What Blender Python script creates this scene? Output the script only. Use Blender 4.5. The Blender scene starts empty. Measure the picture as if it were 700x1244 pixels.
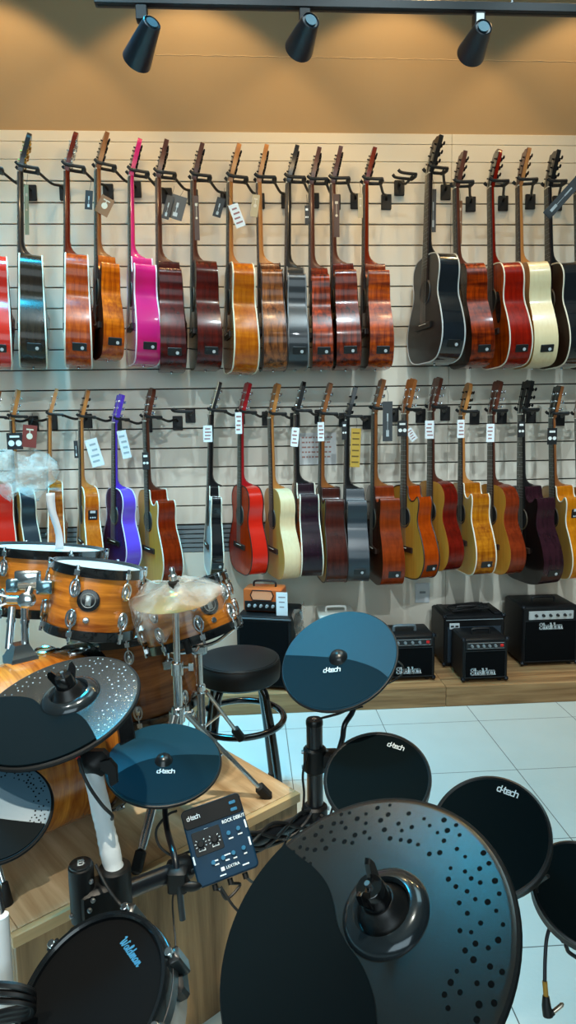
import bpy, math, random
from mathutils import Vector, Matrix, Quaternion
random.seed(7)
sc = bpy.context.scene
COL = sc.collection
V = Vector
rad = math.radians
PI = math.pi

# ------------------------------------------------------------------ camera
H = 1.37
FPX = 820.0
YAW, PITCH, ROLL = rad(3.39), rad(-7.4), rad(0.915)
cf = V((math.sin(YAW) * math.cos(PITCH), math.cos(YAW) * math.cos(PITCH), math.sin(PITCH)))
_r = V((math.cos(YAW), -math.sin(YAW), 0))
_u = _r.cross(cf)
cr = _r * math.cos(ROLL) - _u * math.sin(ROLL)
cu = _u * math.cos(ROLL) + _r * math.sin(ROLL)
CAM = V((0, 0, H))
cam_data = bpy.data.cameras.new('camera')
cam = bpy.data.objects.new('camera', cam_data)
COL.objects.link(cam)
cam.matrix_world = Matrix((( cr.x, cu.x, -cf.x, 0), (cr.y, cu.y, -cf.y, 0), (cr.z, cu.z, -cf.z, H), (0, 0, 0, 1)))
cam_data.sensor_fit = 'HORIZONTAL'
cam_data.sensor_width = 36.0
cam_data.lens = FPX / 700.0 * 36.0
cam_data.clip_start = 0.02
sc.camera = cam

def ray(x, y): return cr * (x - 350) - cu * (y - 622) + cf * FPX
def at(x, y, Y):                       # point of the sight line at world depth Y
    d = ray(x, y); return CAM + d * (Y / d.y)
def atz(x, y, z):                      # point of the sight line at height z
    d = ray(x, y); return CAM + d * ((z - H) / d.z)
def atd(x, y, D):                      # point at distance D along the camera axis
    return CAM + ray(x, y) * (D / FPX)

# ------------------------------------------------------------------ mesh helper
def catmull(pts, n=6, closed=False):
    out = []
    N = len(pts)
    pts = [V(p) for p in pts]
    rng = range(N if closed else N - 1)
    for i in rng:
        if closed:
            p0, p1, p2, p3 = pts[(i - 1) % N], pts[i], pts[(i + 1) % N], pts[(i + 2) % N]
        else:
            p1, p2 = pts[i], pts[i + 1]
            p0 = pts[i - 1] if i > 0 else p1 * 2 - p2
            p3 = pts[i + 2] if i + 2 < N else p2 * 2 - p1
        for k in range(n):
            t = k / n
            out.append(0.5 * ((2 * p1) + (p2 - p0) * t + (2 * p0 - 5 * p1 + 4 * p2 - p3) * t * t + (3 * p1 - p0 - 3 * p2 + p3) * t ** 3))
    if not closed: out.append(pts[-1].copy())
    return out

def frame(z, xhint=V((1, 0, 0))):
    z = V(z).normalized()
    x = V(xhint) - z * z.dot(V(xhint))
    if x.length < 1e-4:
        x = V((0, 1, 0)) - z * z.y
        if x.length < 1e-4: x = V((0, 0, 1)) - z * z.z
    x.normalize()
    y = z.cross(x)
    return Matrix(((x.x, y.x, z.x), (x.y, y.y, z.y), (x.z, y.z, z.z)))
def xf(loc, rot3=None):
    m = (rot3.to_4x4() if rot3 else Matrix.Identity(4))
    m.translation = V(loc)
    return m

class MB:
    def __init__(s): s.v = []; s.f = []
    def add(s, vs, fs, M=None):
        o = len(s.v)
        s.v += [tuple(M @ V(p)) for p in vs] if M is not None else [tuple(p) for p in vs]
        s.f += [tuple(i + o for i in f) for f in fs]
        return s
    def rings(s, rings, close=True, cap0=True, cap1=True, M=None):
        n = len(rings[0]); vs = [p for r in rings for p in r]; fs = []
        for k in range(len(rings) - 1):
            for i in range(n if close else n - 1):
                j = (i + 1) % n
                fs.append((k * n + i, k * n + j, (k + 1) * n + j, (k + 1) * n + i))
        if cap0: fs.append(tuple(range(n - 1, -1, -1)))
        if cap1: fs.append(tuple((len(rings) - 1) * n + i for i in range(n)))
        return s.add(vs, fs, M)
    def box(s, c, size, M=None, rot=None, ch=None):
        c = V(c); sx, sy, sz = [q / 2 for q in size]
        ch = min(size) * 0.12 if ch is None else ch
        ch = min(ch, min(size) * 0.45)
        rg = []
        for z, i in ((-sz, ch), (-sz + ch, 0), (sz - ch, 0), (sz, ch)):
            X, Y = sx - i, sy - i
            e = ch * 0.6
            rg.append([V((-X + e, -Y, z)), V((X - e, -Y, z)), V((X, -Y + e, z)), V((X, Y - e, z)), V((X - e, Y, z)), V((-X + e, Y, z)), V((-X, Y - e, z)), V((-X, -Y + e, z))])
        if rot is not None: rg = [[rot @ p + c for p in r] for r in rg]
        else: rg = [[p + c for p in r] for r in rg]
        return s.rings(rg, M=M)
    def rrect(s, w, h, z0, z1, r, ch=0.001, M=None, seg=5):
        def ring(ins, z):
            o = []
            rr = max(r - ins, 0.0002)
            for cx, cy, a0 in ((w / 2 - r, -h / 2 + r, -90), (w / 2 - r, h / 2 - r, 0), (-w / 2 + r, h / 2 - r, 90), (-w / 2 + r, -h / 2 + r, 180)):
                for k in range(seg + 1):
                    a = rad(a0 + 90 * k / seg); o.append(V((cx + rr * math.cos(a), cy + rr * math.sin(a), z)))
            return o
        return s.rings([ring(ch, z0), ring(0, z0 + ch), ring(0, z1 - ch), ring(ch, z1)], M=M)
    def tube(s, pts, r, seg=10, cap=True, M=None):
        pts = [V(p) for p in pts]; n = len(pts)
        rr = r if isinstance(r, (list, tuple)) else [r] * n
        rg = []; x = None
        for i in range(n):
            t = (pts[min(i + 1, n - 1)] - pts[max(i - 1, 0)])
            if t.length < 1e-9: t = V((0, 0, 1))
            t.normalize()
            if x is None: x = frame(t).col[0].copy()
            else:
                x = x - t * t.dot(x)
                if x.length < 1e-5: x = frame(t).col[0].copy()
                x.normalize()
            y = t.cross(x)
            rg.append([pts[i] + (x * math.cos(2 * PI * k / seg) + y * math.sin(2 * PI * k / seg)) * rr[i] for k in range(seg)])
        return s.rings(rg, cap0=cap, cap1=cap, M=M)
    def loop(s, pts, r, seg=8, M=None):
        pts = [V(p) for p in pts]; n = len(pts); rg = []; nrm = None
        x = None
        for i in range(n):
            t = (pts[(i + 1) % n] - pts[i - 1]).normalized()
            if x is None: x = frame(t).col[0].copy()
            x = (x - t * t.dot(x)).normalized(); y = t.cross(x)
            rg.append([pts[i] + (x * math.cos(2 * PI * k / seg) + y * math.sin(2 * PI * k / seg)) * r for k in range(seg)])
        vs = [p for q in rg for p in q]; fs = []
        for i in range(n):
            j = (i + 1) % n
            for k in range(seg):
                l = (k + 1) % seg
                fs.append((i * seg + k, i * seg + l, j * seg + l, j * seg + k))
        return s.add(vs, fs, M)
    def lathe(s, prof, seg=32, M=None, a0=0, a1=2 * PI):
        rg = []
        for r, z in prof:
            rg.append([V((r * math.cos(2 * PI * k / seg), r * math.sin(2 * PI * k / seg), z)) for k in range(seg)])
        return s.rings(rg, cap0=prof[0][0] > 1e-6, cap1=prof[-1][0] > 1e-6, M=M)
    def cyl(s, p0, p1, r, seg=16, r1=None, ch=0.0, M=None):
        p0, p1 = V(p0), V(p1); L = (p1 - p0).length
        r1 = r if r1 is None else r1
        T = xf(p0, frame(p1 - p0))
        if M is not None: T = M @ T
        pr = [(r, 0), (r1, L)] if ch <= 0 else [(r - ch, 0), (r, ch), (r1, L - ch), (r1 - ch, L)]
        return s.lathe(pr, seg, T)
    def ball(s, c, r, seg=12, sc3=(1, 1, 1), M=None):
        rg = []
        n = seg // 2
        for k in range(n + 1):
            a = PI * k / n
            q = max(math.sin(a), 0.001)
            rg.append([V((c[0] + r * sc3[0] * q * math.cos(2 * PI * i / seg), c[1] + r * sc3[1] * q * math.sin(2 * PI * i / seg), c[2] - r * sc3[2] * math.cos(a))) for i in range(seg)])
        return s.rings(rg, M=M)
    def prism(s, out, z0, z1, ch=0.0, M=None):
        # outline list of 2D points -> extruded along z with small chamfer by scaling about the centroid
        out = [V((p[0], p[1])) for p in out]
        c = sum(out, V((0, 0))) / len(out)
        def ring(z, k): return [V((c.x + (p.x - c.x) * k, c.y + (p.y - c.y) * k, z)) for p in out]
        if ch > 0:
            R = max((p - c).length for p in out); k = 1 - ch / R
            return s.rings([ring(z0, k), ring(z0 + ch, 1), ring(z1 - ch, 1), ring(z1, k)], M=M)
        return s.rings([ring(z0, 1), ring(z1, 1)], M=M)
    def ribbon(s, pts, w, M=None, t=0.0004):
        for a, b in zip(pts[:-1], pts[1:]):
            a = V((a[0], a[1], 0)); b = V((b[0], b[1], 0)); d = b - a
            if d.length < 1e-7: continue
            d.normalize(); n = V((-d.y, d.x, 0)) * (w / 2); e = d * (w * 0.45)
            q = [a - e - n, b + e - n, b + e + n, a - e + n]
            s.rings([q, [p + V((0, 0, t)) for p in q]], M=M)
        return s
    def mesh(s, name, mat, ang=40):
        me = bpy.data.meshes.new(name)
        me.from_pydata(s.v, [], s.f)
        me.validate()
        me.polygons.foreach_set('use_smooth', [True] * len(me.polygons))
        me.set_sharp_from_angle(angle=rad(ang))
        if mat: me.materials.append(mat)
        return me
    def build(s, name, mat, parent=None, ang=40, base=None):
        if base is not None:
            b = V(base); s.v = [tuple(V(p) - b) for p in s.v]
        o = bpy.data.objects.new(name, s.mesh(name, mat, ang))
        COL.objects.link(o)
        if base is not None: o.location = b
        if parent: o.parent = parent
        return o

def inst(name, me, parent):
    o = bpy.data.objects.new(name, me); COL.objects.link(o); o.parent = parent; return o
def tag(o, label=None, cat=None, group=None, kind=None):
    if label: o['label'] = label
    if cat: o['category'] = cat
    if group: o['group'] = group
    if kind: o['kind'] = kind
    return o
def empty(name, M, label, cat, group=None):
    o = bpy.data.objects.new(name, None); COL.objects.link(o)
    o.empty_display_size = 0.05
    o.matrix_world = M if isinstance(M, Matrix) else xf(M)
    return tag(o, label, cat, group)

# ------------------------------------------------------------------ materials
def lin(h):
    h = h.lstrip('#'); o = []
    for i in (0, 2, 4):
        c = int(h[i:i + 2], 16) / 255
        o.append(c / 12.92 if c <= 0.04045 else ((c + 0.055) / 1.055) ** 2.4)
    return (o[0], o[1], o[2], 1)
MATS = {}
def newmat(name):
    m = bpy.data.materials.new(name); m.use_nodes = True
    nt = m.node_tree
    b = nt.nodes['Principled BSDF']
    return m, nt, b
def setp(b, **k):
    for key, val in k.items():
        nm = {'spec': 'Specular IOR Level', 'coat': 'Coat Weight', 'coatr': 'Coat Roughness', 'rough': 'Roughness', 'metal': 'Metallic', 'sheen': 'Sheen Weight', 'trans': 'Transmission Weight', 'ior': 'IOR', 'alpha': 'Alpha'}[key]
        b.inputs[nm].default_value = val
def plain(col, rough=0.5, metal=0.0, var=0.0, bump=0.0, bscale=300, **k):
    key = ('p', col, rough, metal, var, bump, bscale, tuple(sorted(k.items())))
    if key in MATS: return MATS[key]
    m, nt, b = newmat('surface_' + col.strip('#'))
    c = lin(col)
    setp(b, rough=rough, metal=metal, **k)
    b.inputs['Base Color'].default_value = c
    N = nt.nodes; L = nt.links
    if var > 0 or bump > 0:
        tc = N.new('ShaderNodeTexCoord')
        nz = N.new('ShaderNodeTexNoise'); nz.inputs['Scale'].default_value = bscale if bump > 0 else 9; nz.inputs['Detail'].default_value = 4
        L.new(tc.outputs['Object'], nz.inputs['Vector'])
        if var > 0:
            n2 = N.new('ShaderNodeTexNoise'); n2.inputs['Scale'].default_value = 7; n2.inputs['Detail'].default_value = 5
            L.new(tc.outputs['Object'], n2.inputs['Vector'])
            mx = N.new('ShaderNodeMix'); mx.data_type = 'RGBA'
            mx.inputs[6].default_value = tuple(x * (1 - var) for x in c[:3]) + (1,)
            mx.inputs[7].default_value = tuple(min(1, x * (1 + var)) for x in c[:3]) + (1,)
            L.new(n2.outputs['Fac'], mx.inputs[0]); L.new(mx.outputs[2], b.inputs['Base Color'])
        if bump > 0:
            bp = N.new('ShaderNodeBump'); bp.inputs['Strength'].default_value = bump; bp.inputs['Distance'].default_value = 0.12 / bscale
            L.new(nz.outputs['Fac'], bp.inputs['Height']); L.new(bp.outputs['Normal'], b.inputs['Normal'])
    MATS[key] = m
    return m
def wood(c1, c2, axis='z', scale=1.0, rough=0.3, coat=0.0, contrast=1.0, flame=0.0, cross=55, spec=0.5):
    """grain running along one object axis; flame adds figure bands across the grain"""
    key = ('w', c1, c2, axis, scale, rough, coat, contrast, flame, cross, spec)
    if key in MATS: return MATS[key]
    m, nt, b = newmat('wood_' + c1.strip('#'))
    N = nt.nodes; L = nt.links
    tc = N.new('ShaderNodeTexCoord'); mp = N.new('ShaderNodeMapping')
    s = {'x': (2.2, cross, cross), 'y': (cross, 2.2, cross), 'z': (cross, cross, 2.2)}[axis]
    mp.inputs['Scale'].default_value = tuple(q * scale for q in s)
    L.new(tc.outputs['Object'], mp.inputs['Vector'])
    nz = N.new('ShaderNodeTexNoise'); nz.inputs['Scale'].default_value = 1.0; nz.inputs['Detail'].default_value = 6; nz.inputs['Roughness'].default_value = 0.62; nz.inputs['Distortion'].default_value = 0.4
    L.new(mp.outputs['Vector'], nz.inputs['Vector'])
    rp = N.new('ShaderNodeValToRGB')
    w = 0.22 / contrast
    rp.color_ramp.elements[0].position = 0.5 - w; rp.color_ramp.elements[1].position = 0.5 + w
    rp.color_ramp.elements[0].color = lin(c2); rp.color_ramp.elements[1].color = lin(c1)
    L.new(nz.outputs['Fac'], rp.inputs['Fac'])
    out = rp.outputs['Color']
    if flame > 0:
        m2 = N.new('ShaderNodeMapping')
        m2.inputs['Scale'].default_value = {'x': (40, 6, 6), 'y': (6, 40, 6), 'z': (6, 6, 40)}[axis]
        L.new(tc.outputs['Object'], m2.inputs['Vector'])
        n2 = N.new('ShaderNodeTexNoise'); n2.inputs['Scale'].default_value = 1.0; n2.inputs['Detail'].default_value = 2
        L.new(m2.outputs['Vector'], n2.inputs['Vector'])
        mx = N.new('ShaderNodeMix'); mx.data_type = 'RGBA'; mx.blend_type = 'MULTIPLY'
        mr = N.new('ShaderNodeMapRange'); mr.inputs[1].default_value = 0.35; mr.inputs[2].default_value = 0.65; mr.inputs[3].default_value = 0; mr.inputs[4].default_value = flame
        L.new(n2.outputs['Fac'], mr.inputs[0]); L.new(mr.outputs[0], mx.inputs[0])
        L.new(out, mx.inputs[6]); mx.inputs[7].default_value = lin(c2)
        out = mx.outputs[2]
    L.new(out, b.inputs['Base Color'])
    setp(b, rough=rough, coat=coat, coatr=0.08, spec=spec)
    MATS[key] = m
    return m
CHROME = plain('#dfe5e9', 0.2, 1.0)
STEEL = plain('#9aa0a4', 0.3, 1.0)
GOLDM = plain('#c8a050', 0.25, 1.0)
BLACK = plain('#0c0d0f', 0.42)
BLACKG = plain('#0a0b0d', 0.18, coat=0.6)
BLACKM = plain('#090b0d', 0.45, 0.0, spec=0.35)
RUBBER = plain('#0d0e10', 0.7)
WHITE = plain('#e8e8e4', 0.5)
CREAM = plain('#efe3c4', 0.35)
BONE = plain('#e9e2d0', 0.4)
INK = plain('#e6eef2', 0.5)
ROSEW = wood('#3b2318', '#22120c', 'z', rough=0.45)
EBONY = plain('#120e0c', 0.4)

# ------------------------------------------------------------------ stroke lettering
GL = {
 # techno letters (x-height .7)
 'tech': {'d': (.62, [[(.55, 1), (.55, 0), (.12, 0), (.0, .12), (.0, .52), (.12, .66), (.55, .66)]]),
  '-': (.36, [[(.0, .36), (.24, .36)]]),
  't': (.5, [[(.0, .66), (.42, .66)], [(.12, .95), (.12, .12), (.22, 0), (.42, 0)]]),
  'e': (.66, [[(.04, .34), (.56, .34), (.56, .55), (.46, .66), (.12, .66), (0, .54), (0, .12), (.12, 0), (.54, 0)]]),
  'c': (.6, [[(.52, .66), (.12, .66), (0, .54), (0, .12), (.12, 0), (.52, 0)]]),
  'h': (.6, [[(0, 1), (0, 0)], [(0, .66), (.44, .66), (.54, .56), (.54, 0)]])},
 'slab': {'S': (.66, [[(.5, .74), (.5, .9), (.38, 1), (.16, 1), (.03, .88), (.03, .68), (.14, .57), (.4, .46), (.52, .34), (.52, .14), (.4, 0), (.14, 0), (.02, .1), (.02, .28)]]),
  'h': (.66, [[(.12, 1), (.12, 0)], [(0, 1), (.12, 1)], [(0, 0), (.24, 0)], [(.12, .5), (.26, .64), (.4, .64), (.48, .52), (.48, 0)], [(.37, 0), (.6, 0)]]),
  'e': (.56, [[(.04, .34), (.47, .34), (.45, .52), (.34, .65), (.16, .65), (.04, .5), (.03, .2), (.15, .02), (.32, 0), (.47, .1)]]),
  'l': (.32, [[(.13, 1), (.13, 0)], [(0, 1), (.13, 1)], [(0, 0), (.26, 0)]]),
  'd': (.64, [[(.44, 1), (.44, 0)], [(.32, 1), (.44, 1)], [(.44, 0), (.56, 0)], [(.44, .5), (.33, .64), (.16, .64), (.04, .48), (.04, .18), (.16, 0), (.33, 0), (.44, .14)]]),
  'o': (.58, [[(.16, .65), (.04, .5), (.04, .16), (.16, 0), (.34, 0), (.46, .16), (.46, .5), (.34, .65), (.16, .65)]]),
  'n': (.64, [[(.12, .65), (.12, 0)], [(0, .65), (.12, .65)], [(0, 0), (.24, 0)], [(.12, .5), (.26, .64), (.4, .64), (.48, .52), (.48, 0)], [(.37, 0), (.6, 0)]])},
 'script': {'W': (1.0, [[(-.05, .85), (.08, 1), (.14, .8), (.14, .2), (.2, 0), (.34, .15), (.46, .75), (.48, .2), (.56, 0), (.7, .2), (.82, .7), (.86, 1.0), (.98, .95)]]),
  'a': (.56, [[(.4, .5), (.24, .56), (.06, .4), (.04, .12), (.14, 0), (.3, .1), (.42, .5), (.4, .1), (.5, .02), (.6, .14)]]),
  'l': (.36, [[(.0, .14), (.2, .55), (.28, .95), (.18, 1.05), (.1, .8), (.1, .15), (.2, .0), (.36, .14)]]),
  'd': (.58, [[(.38, .5), (.22, .56), (.06, .4), (.04, .12), (.14, 0), (.3, .1), (.44, 1.05), (.4, .2), (.48, .02), (.6, .14)]]),
  'm': (.8, [[(.02, .14), (.1, .52), (.16, .5), (.12, 0), (.2, .4), (.32, .56), (.38, .45), (.34, 0), (.44, .4), (.56, .56), (.62, .45), (.6, .1), (.68, 0), (.8, .14)]]),
  'n': (.58, [[(.02, .14), (.1, .52), (.16, .5), (.12, 0), (.2, .4), (.34, .56), (.4, .45), (.38, .1), (.46, 0), (.58, .14)]])}}
def lettering(font, text, h, w, parent, mat, M, slant=0.0, name='lettering', t=0.0005):
    g = GL[font]; mb = MB(); x = 0; tot = sum(g[c][0] for c in text) - 0.08
    for c in text:
        adv, strokes = g[c]
        for st in strokes:
            pts = [((x + px + slant * py - tot / 2) * h, (py - 0.4) * h) for px, py in st]
            if font == 'script': pts = [tuple(p)[:2] for p in catmull([(a, b, 0) for a, b in pts], 4)]
            mb.ribbon(pts, w, M=M, t=t)
        x += adv
    return mb.build(name, mat, parent)
def fonttext(text, size, parent, mat, M, name='lettering', offset=0.0, shear=0.0, sx=1.0):
    cu_ = bpy.data.curves.new('text', 'FONT'); cu_.body = text; cu_.size = size; cu_.align_x = 'CENTER'; cu_.align_y = 'CENTER'
    cu_.extrude = 0.0002; cu_.offset = offset; cu_.shear = shear; cu_.resolution_u = 2
    tmp = bpy.data.objects.new('text', cu_); COL.objects.link(tmp)
    dg = bpy.context.evaluated_depsgraph_get()
    me = bpy.data.meshes.new_from_object(tmp.evaluated_get(dg))
    bpy.data.objects.remove(tmp); bpy.data.curves.remove(cu_)
    me.transform(M @ Matrix.Diagonal((sx, 1, 1, 1)))
    me.materials.clear(); me.materials.append(mat)
    return inst(name, me, parent)
# ------------------------------------------------------------------ the room
YW = 3.62                                   # face of the slat wall
XL, XR = -2.6, 3.4
def bumpnodes(nt, b, scale, strength, dist=0.003, detail=4):
    N = nt.nodes; L = nt.links
    tc = N.new('ShaderNodeTexCoord'); nz = N.new('ShaderNodeTexNoise'); nz.inputs['Scale'].default_value = scale; nz.inputs['Detail'].default_value = detail
    L.new(tc.outputs['Object'], nz.inputs['Vector'])
    bp = N.new('ShaderNodeBump'); bp.inputs['Strength'].default_value = strength; bp.inputs['Distance'].default_value = dist
    L.new(nz.outputs['Fac'], bp.inputs['Height']); L.new(bp.outputs['Normal'], b.inputs['Normal'])
    return nz, tc
# tiled floor
m, nt, b = newmat('floor_tile')
N = nt.nodes; L = nt.links
tc = N.new('ShaderNodeTexCoord'); sp = N.new('ShaderNodeSeparateXYZ'); L.new(tc.outputs['Object'], sp.inputs[0])
T = 0.4455
def linemask(out, off):
    a = N.new('ShaderNodeMath'); a.operation = 'SUBTRACT'; L.new(out, a.inputs[0]); a.inputs[1].default_value = off - 20 * T
    d = N.new('ShaderNodeMath'); d.operation = 'DIVIDE'; L.new(a.outputs[0], d.inputs[0]); d.inputs[1].default_value = T
    f = N.new('ShaderNodeMath'); f.operation = 'FRACT'; L.new(d.outputs[0], f.inputs[0])
    s = N.new('ShaderNodeMath'); s.operation = 'SUBTRACT'; L.new(f.outputs[0], s.inputs[0]); s.inputs[1].default_value = 0.5
    ab = N.new('ShaderNodeMath'); ab.operation = 'ABSOLUTE'; L.new(s.outputs[0], ab.inputs[0])
    g = N.new('ShaderNodeMath'); g.operation = 'GREATER_THAN'; L.new(ab.outputs[0], g.inputs[0]); g.inputs[1].default_value = 0.5 - 0.0035
    return g.outputs[0]
mxm = N.new('ShaderNodeMath'); mxm.operation = 'MAXIMUM'
L.new(linemask(sp.outputs[0], 1.0375), mxm.inputs[0]); L.new(linemask(sp.outputs[1], 2.905), mxm.inputs[1])
nz = N.new('ShaderNodeTexNoise'); nz.inputs['Scale'].default_value = 6; L.new(tc.outputs['Object'], nz.inputs['Vector'])
mc = N.new('ShaderNodeMix'); mc.data_type = 'RGBA'; mc.inputs[6].default_value = lin('#d3dedb'); mc.inputs[7].default_value = lin('#dfe8e5'); L.new(nz.outputs['Fac'], mc.inputs[0])
mg = N.new('ShaderNodeMix'); mg.data_type = 'RGBA'; L.new(mxm.outputs[0], mg.inputs[0]); L.new(mc.outputs[2], mg.inputs[6]); mg.inputs[7].default_value = lin('#5d6462')
L.new(mg.outputs[2], b.inputs['Base Color']); setp(b, rough=0.42, spec=0.35)
n2 = N.new('ShaderNodeTexNoise'); n2.inputs['Scale'].default_value = 75; n2.inputs['Detail'].default_value = 2; L.new(tc.outputs['Object'], n2.inputs['Vector'])
hs = N.new('ShaderNodeMath'); hs.operation = 'SUBTRACT'; L.new(n2.outputs['Fac'], hs.inputs[0]); L.new(mxm.outputs[0], hs.inputs[1])
bp = N.new('ShaderNodeBump'); bp.inputs['Strength'].default_value = 0.25; bp.inputs['Distance'].default_value = 0.003
L.new(hs.outputs[0], bp.inputs['Height']); L.new(bp.outputs['Normal'], b.inputs['Normal'])
fl = MB().box((0.4, 0.5, -0.05), (6.0, 6.6, 0.1), ch=0.001).build('floor', m); tag(fl, kind='structure')

# walls
zt = at(350, 161, YW).z
g0 = at(350, 196, YW).z; g11 = at(350, 471.5, YW).z; PT = (g0 - g11) / 11
mw, nt, b = newmat('slat_wall_white'); b.inputs['Base Color'].default_value = lin('#ebe4d4'); setp(b, rough=0.38, spec=0.4); bumpnodes(nt, b, 5, 0.06, 0.02)
mgv = plain('#2b2620', 0.7)
sl = MB()
xj = at(545, 470, YW).x
zs = [zt, at(350, 177, YW).z] + [g0 - k * PT for k in range(17)]
zs = [zt] + [g0 + 0.085] + [g0 - k * PT for k in range(18)]
zs = [z for z in zs if z > at(350, 628, YW).z]
strip_top, strip_bot = at(350, 635, YW).z, at(350, 668, YW).z
zs.append(strip_top)
for k in range(len(zs) - 1):
    ztop, zbot = zs[k], zs[k + 1]
    gp = 0.0065 if 1 < k else 0.0025
    h_ = ztop - zbot - gp
    for x0, x1 in ((XL, xj - 0.001), (xj + 0.001, XR)):
        sl.box(((x0 + x1) / 2, YW + 0.006, ztop - h_ / 2), (x1 - x0, 0.012, h_), ch=0.0012)
for x0, x1 in ((XL, xj - 0.001), (xj + 0.001, XR)):
    sl.box(((x0 + x1) / 2, YW + 0.006, strip_bot / 2 + 0.0), (x1 - x0, 0.012, strip_bot - 0.002), ch=0.0012)
tag(sl.build('wall_back', mw), kind='structure')
tag(MB().box(((XL + XR) / 2, YW + 0.03, zt / 2), (XR - XL, 0.03, zt - 0.004), ch=0.001).build('wall_back_backing', mgv), kind='structure')
# closely grooved grey metal strip
st = MB(); nr = 6
for k in range(nr):
    hh = (strip_top - strip_bot) / nr
    st.box(((XL + XR) / 2, YW + 0.007, strip_bot + hh * (k + 0.5)), (XR - XL, 0.010, hh * 0.8), ch=0.002)
tag(st.build('trim_1', plain('#8d989c', 0.4, 0.3)), kind='structure')
# painted wall above
mu, nt, b = newmat('painted_wall_tan')
nz, tc = bumpnodes(nt, b, 9, 0.12, 0.01)
N = nt.nodes; L = nt.links
n2 = N.new('ShaderNodeTexNoise'); n2.inputs['Scale'].default_value = 1.6; n2.inputs['Detail'].default_value = 6; L.new(tc.outputs['Object'], n2.inputs['Vector'])
mx = N.new('ShaderNodeMix'); mx.data_type = 'RGBA'; mx.inputs[6].default_value = lin('#a08764'); mx.inputs[7].default_value = lin('#b39a76'); L.new(n2.outputs['Fac'], mx.inputs[0]); L.new(mx.outputs[2], b.inputs['Base Color']); setp(b, rough=0.6)
ZC = 4.05
up = MB().box(((XL + XR) / 2, YW + 0.045, (zt + ZC) / 2), (XR - XL, 0.06, ZC - zt), ch=0.001)
tag(up.build('wall_back_upper', mu), kind='structure')
# hairline plaster seam across the painted wall
seam = MB(); 
pts = [at(x, 66.5 + (x - 190) * 0.017 + 0.6 * math.sin(x * .21), YW + 0.0148) for x in range(190, 701, 15)]
seam.tube(pts, 0.0018, 5)
tag(seam.build('trim_2', plain('#d9bd94', 0.7)), kind='structure')
tag(MB().box(((XL + XR) / 2, 0.5, ZC + 0.05), (XR - XL, 6.6, 0.1), ch=0.001).build('ceiling', plain('#cfcac0', 0.8)), kind='structure')
WSH = plain('#6c7578', 0.7)
tag(MB().box((XL - .05, 0.5, ZC / 2), (.1, 6.6, ZC), ch=.001).build('wall_left', WSH), kind='structure')
tag(MB().box((XR + .05, 0.5, ZC / 2), (.1, 6.6, ZC), ch=.001).build('wall_right', WSH), kind='structure')
tag(MB().box(((XL + XR) / 2, -2.85, ZC / 2), (XR - XL + .2, .1, ZC), ch=.001).build('wall_front', WSH), kind='structure')

# low wooden display plinth along the wall, two butted lengths
PW = wood('#b48c60', '#735030', 'x', 0.8, rough=0.5, contrast=1.2, cross=34, spec=.3)
ZP = 0.10; YP = 3.073
xs = at(542, 848, YP).x
for (x0, x1, lab) in ((XL + 0.05, xs - 0.001, 'low wooden display plinth along the wall behind the round stool, left length'), (xs + 0.001, XR - 0.05, 'low wooden display plinth under the right-hand amplifiers, right length')):
    o = MB().box(((x1 - x0) / 2, (YW - 0.002 - YP) / 2, ZP / 2), (x1 - x0, YW - 0.002 - YP, ZP), ch=0.0015).build('display_plinth', PW)
    o.location = (x0, YP, 0); tag(o, lab, 'plinth', 'display plinths along the wall')

# wall outlet
pc = at(513, 720, YW)
o = empty('wall_outlet', xf(pc), 'white wall outlet plate behind the black amplifiers', 'outlet')
Rw = Matrix(((1, 0, 0), (0, 0, -1), (0, 1, 0)))      # local z -> -Y (towards the room)
MW = xf((0, 0, 0), Rw)
MB().rrect(0.082, 0.112, 0.0, 0.008, 0.005, 0.002, M=MW).build('plate', plain('#dfe6e8', 0.4), o)
MB().rrect(0.034, 0.012, 0.0075, 0.0125, 0.004, 0.001, M=MW @ xf((0, 0.004, 0))).build('socket', plain('#8d969a', 0.5), o)
# paper notice on the wall behind the lower row
pc = at(385, 545, YW)
o = empty('paper_notice', xf(pc), 'white paper notice with faint red lines taped to the wall behind the lower guitars', 'notice')
MB().box((0, -0.0012, 0), (0.21, 0.0012, 0.17), ch=0.0003).build('sheet', plain('#e9ecec', 0.6), o)
tx = MB()
for k in range(5):
    x = -0.08
    while x < 0.075:
        w = random.uniform(0.008, 0.024); tx.box((x + w / 2, -0.0021, 0.06 - k * 0.026), (w, 0.0006, 0.008), ch=0.0001); x += w + 0.006
tx.build('text_line', plain('#b98a80', 0.7), o)

# ------------------------------------------------------------------ track lighting
zt0 = at(350, 5.5, 2.62).z
TR = plain('#14171b', 0.45)
tx0 = at(115, 0, 2.62).x
o = empty('light_track', xf((tx0, 2.62, zt0)), 'long black lighting track across the top of the wall', 'track')
MB().box(((2.6 - tx0) / 2, 0, 0), (2.6 - tx0, 0.035, 0.032), ch=0.003).build('rail', TR, o)
MB().box(((2.6 - tx0) / 2, 0, -0.0165), (2.6 - tx0 - .02, 0.012, 0.002), ch=0.0005).build('conductor_slot', plain('#050506', 0.6), o)
for xx in (0.25, 1.5, 2.8):
    MB().cyl((xx, 0, 0.014), (xx, 0, ZC - zt0), 0.006, 8).build('suspension_rod', STEEL, o)
LAMPS = [((172, 6), (185, 27), (166, 74), 'leftmost of the three black spotlights on the track'),
         ((370, 8), (378, 24), (363, 60), 'middle of the three black spotlights on the track'),
         ((582, 10), (588, 32), (572, 66), 'black spotlight with a white sticker on its base, rightmost of the three')]
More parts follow.
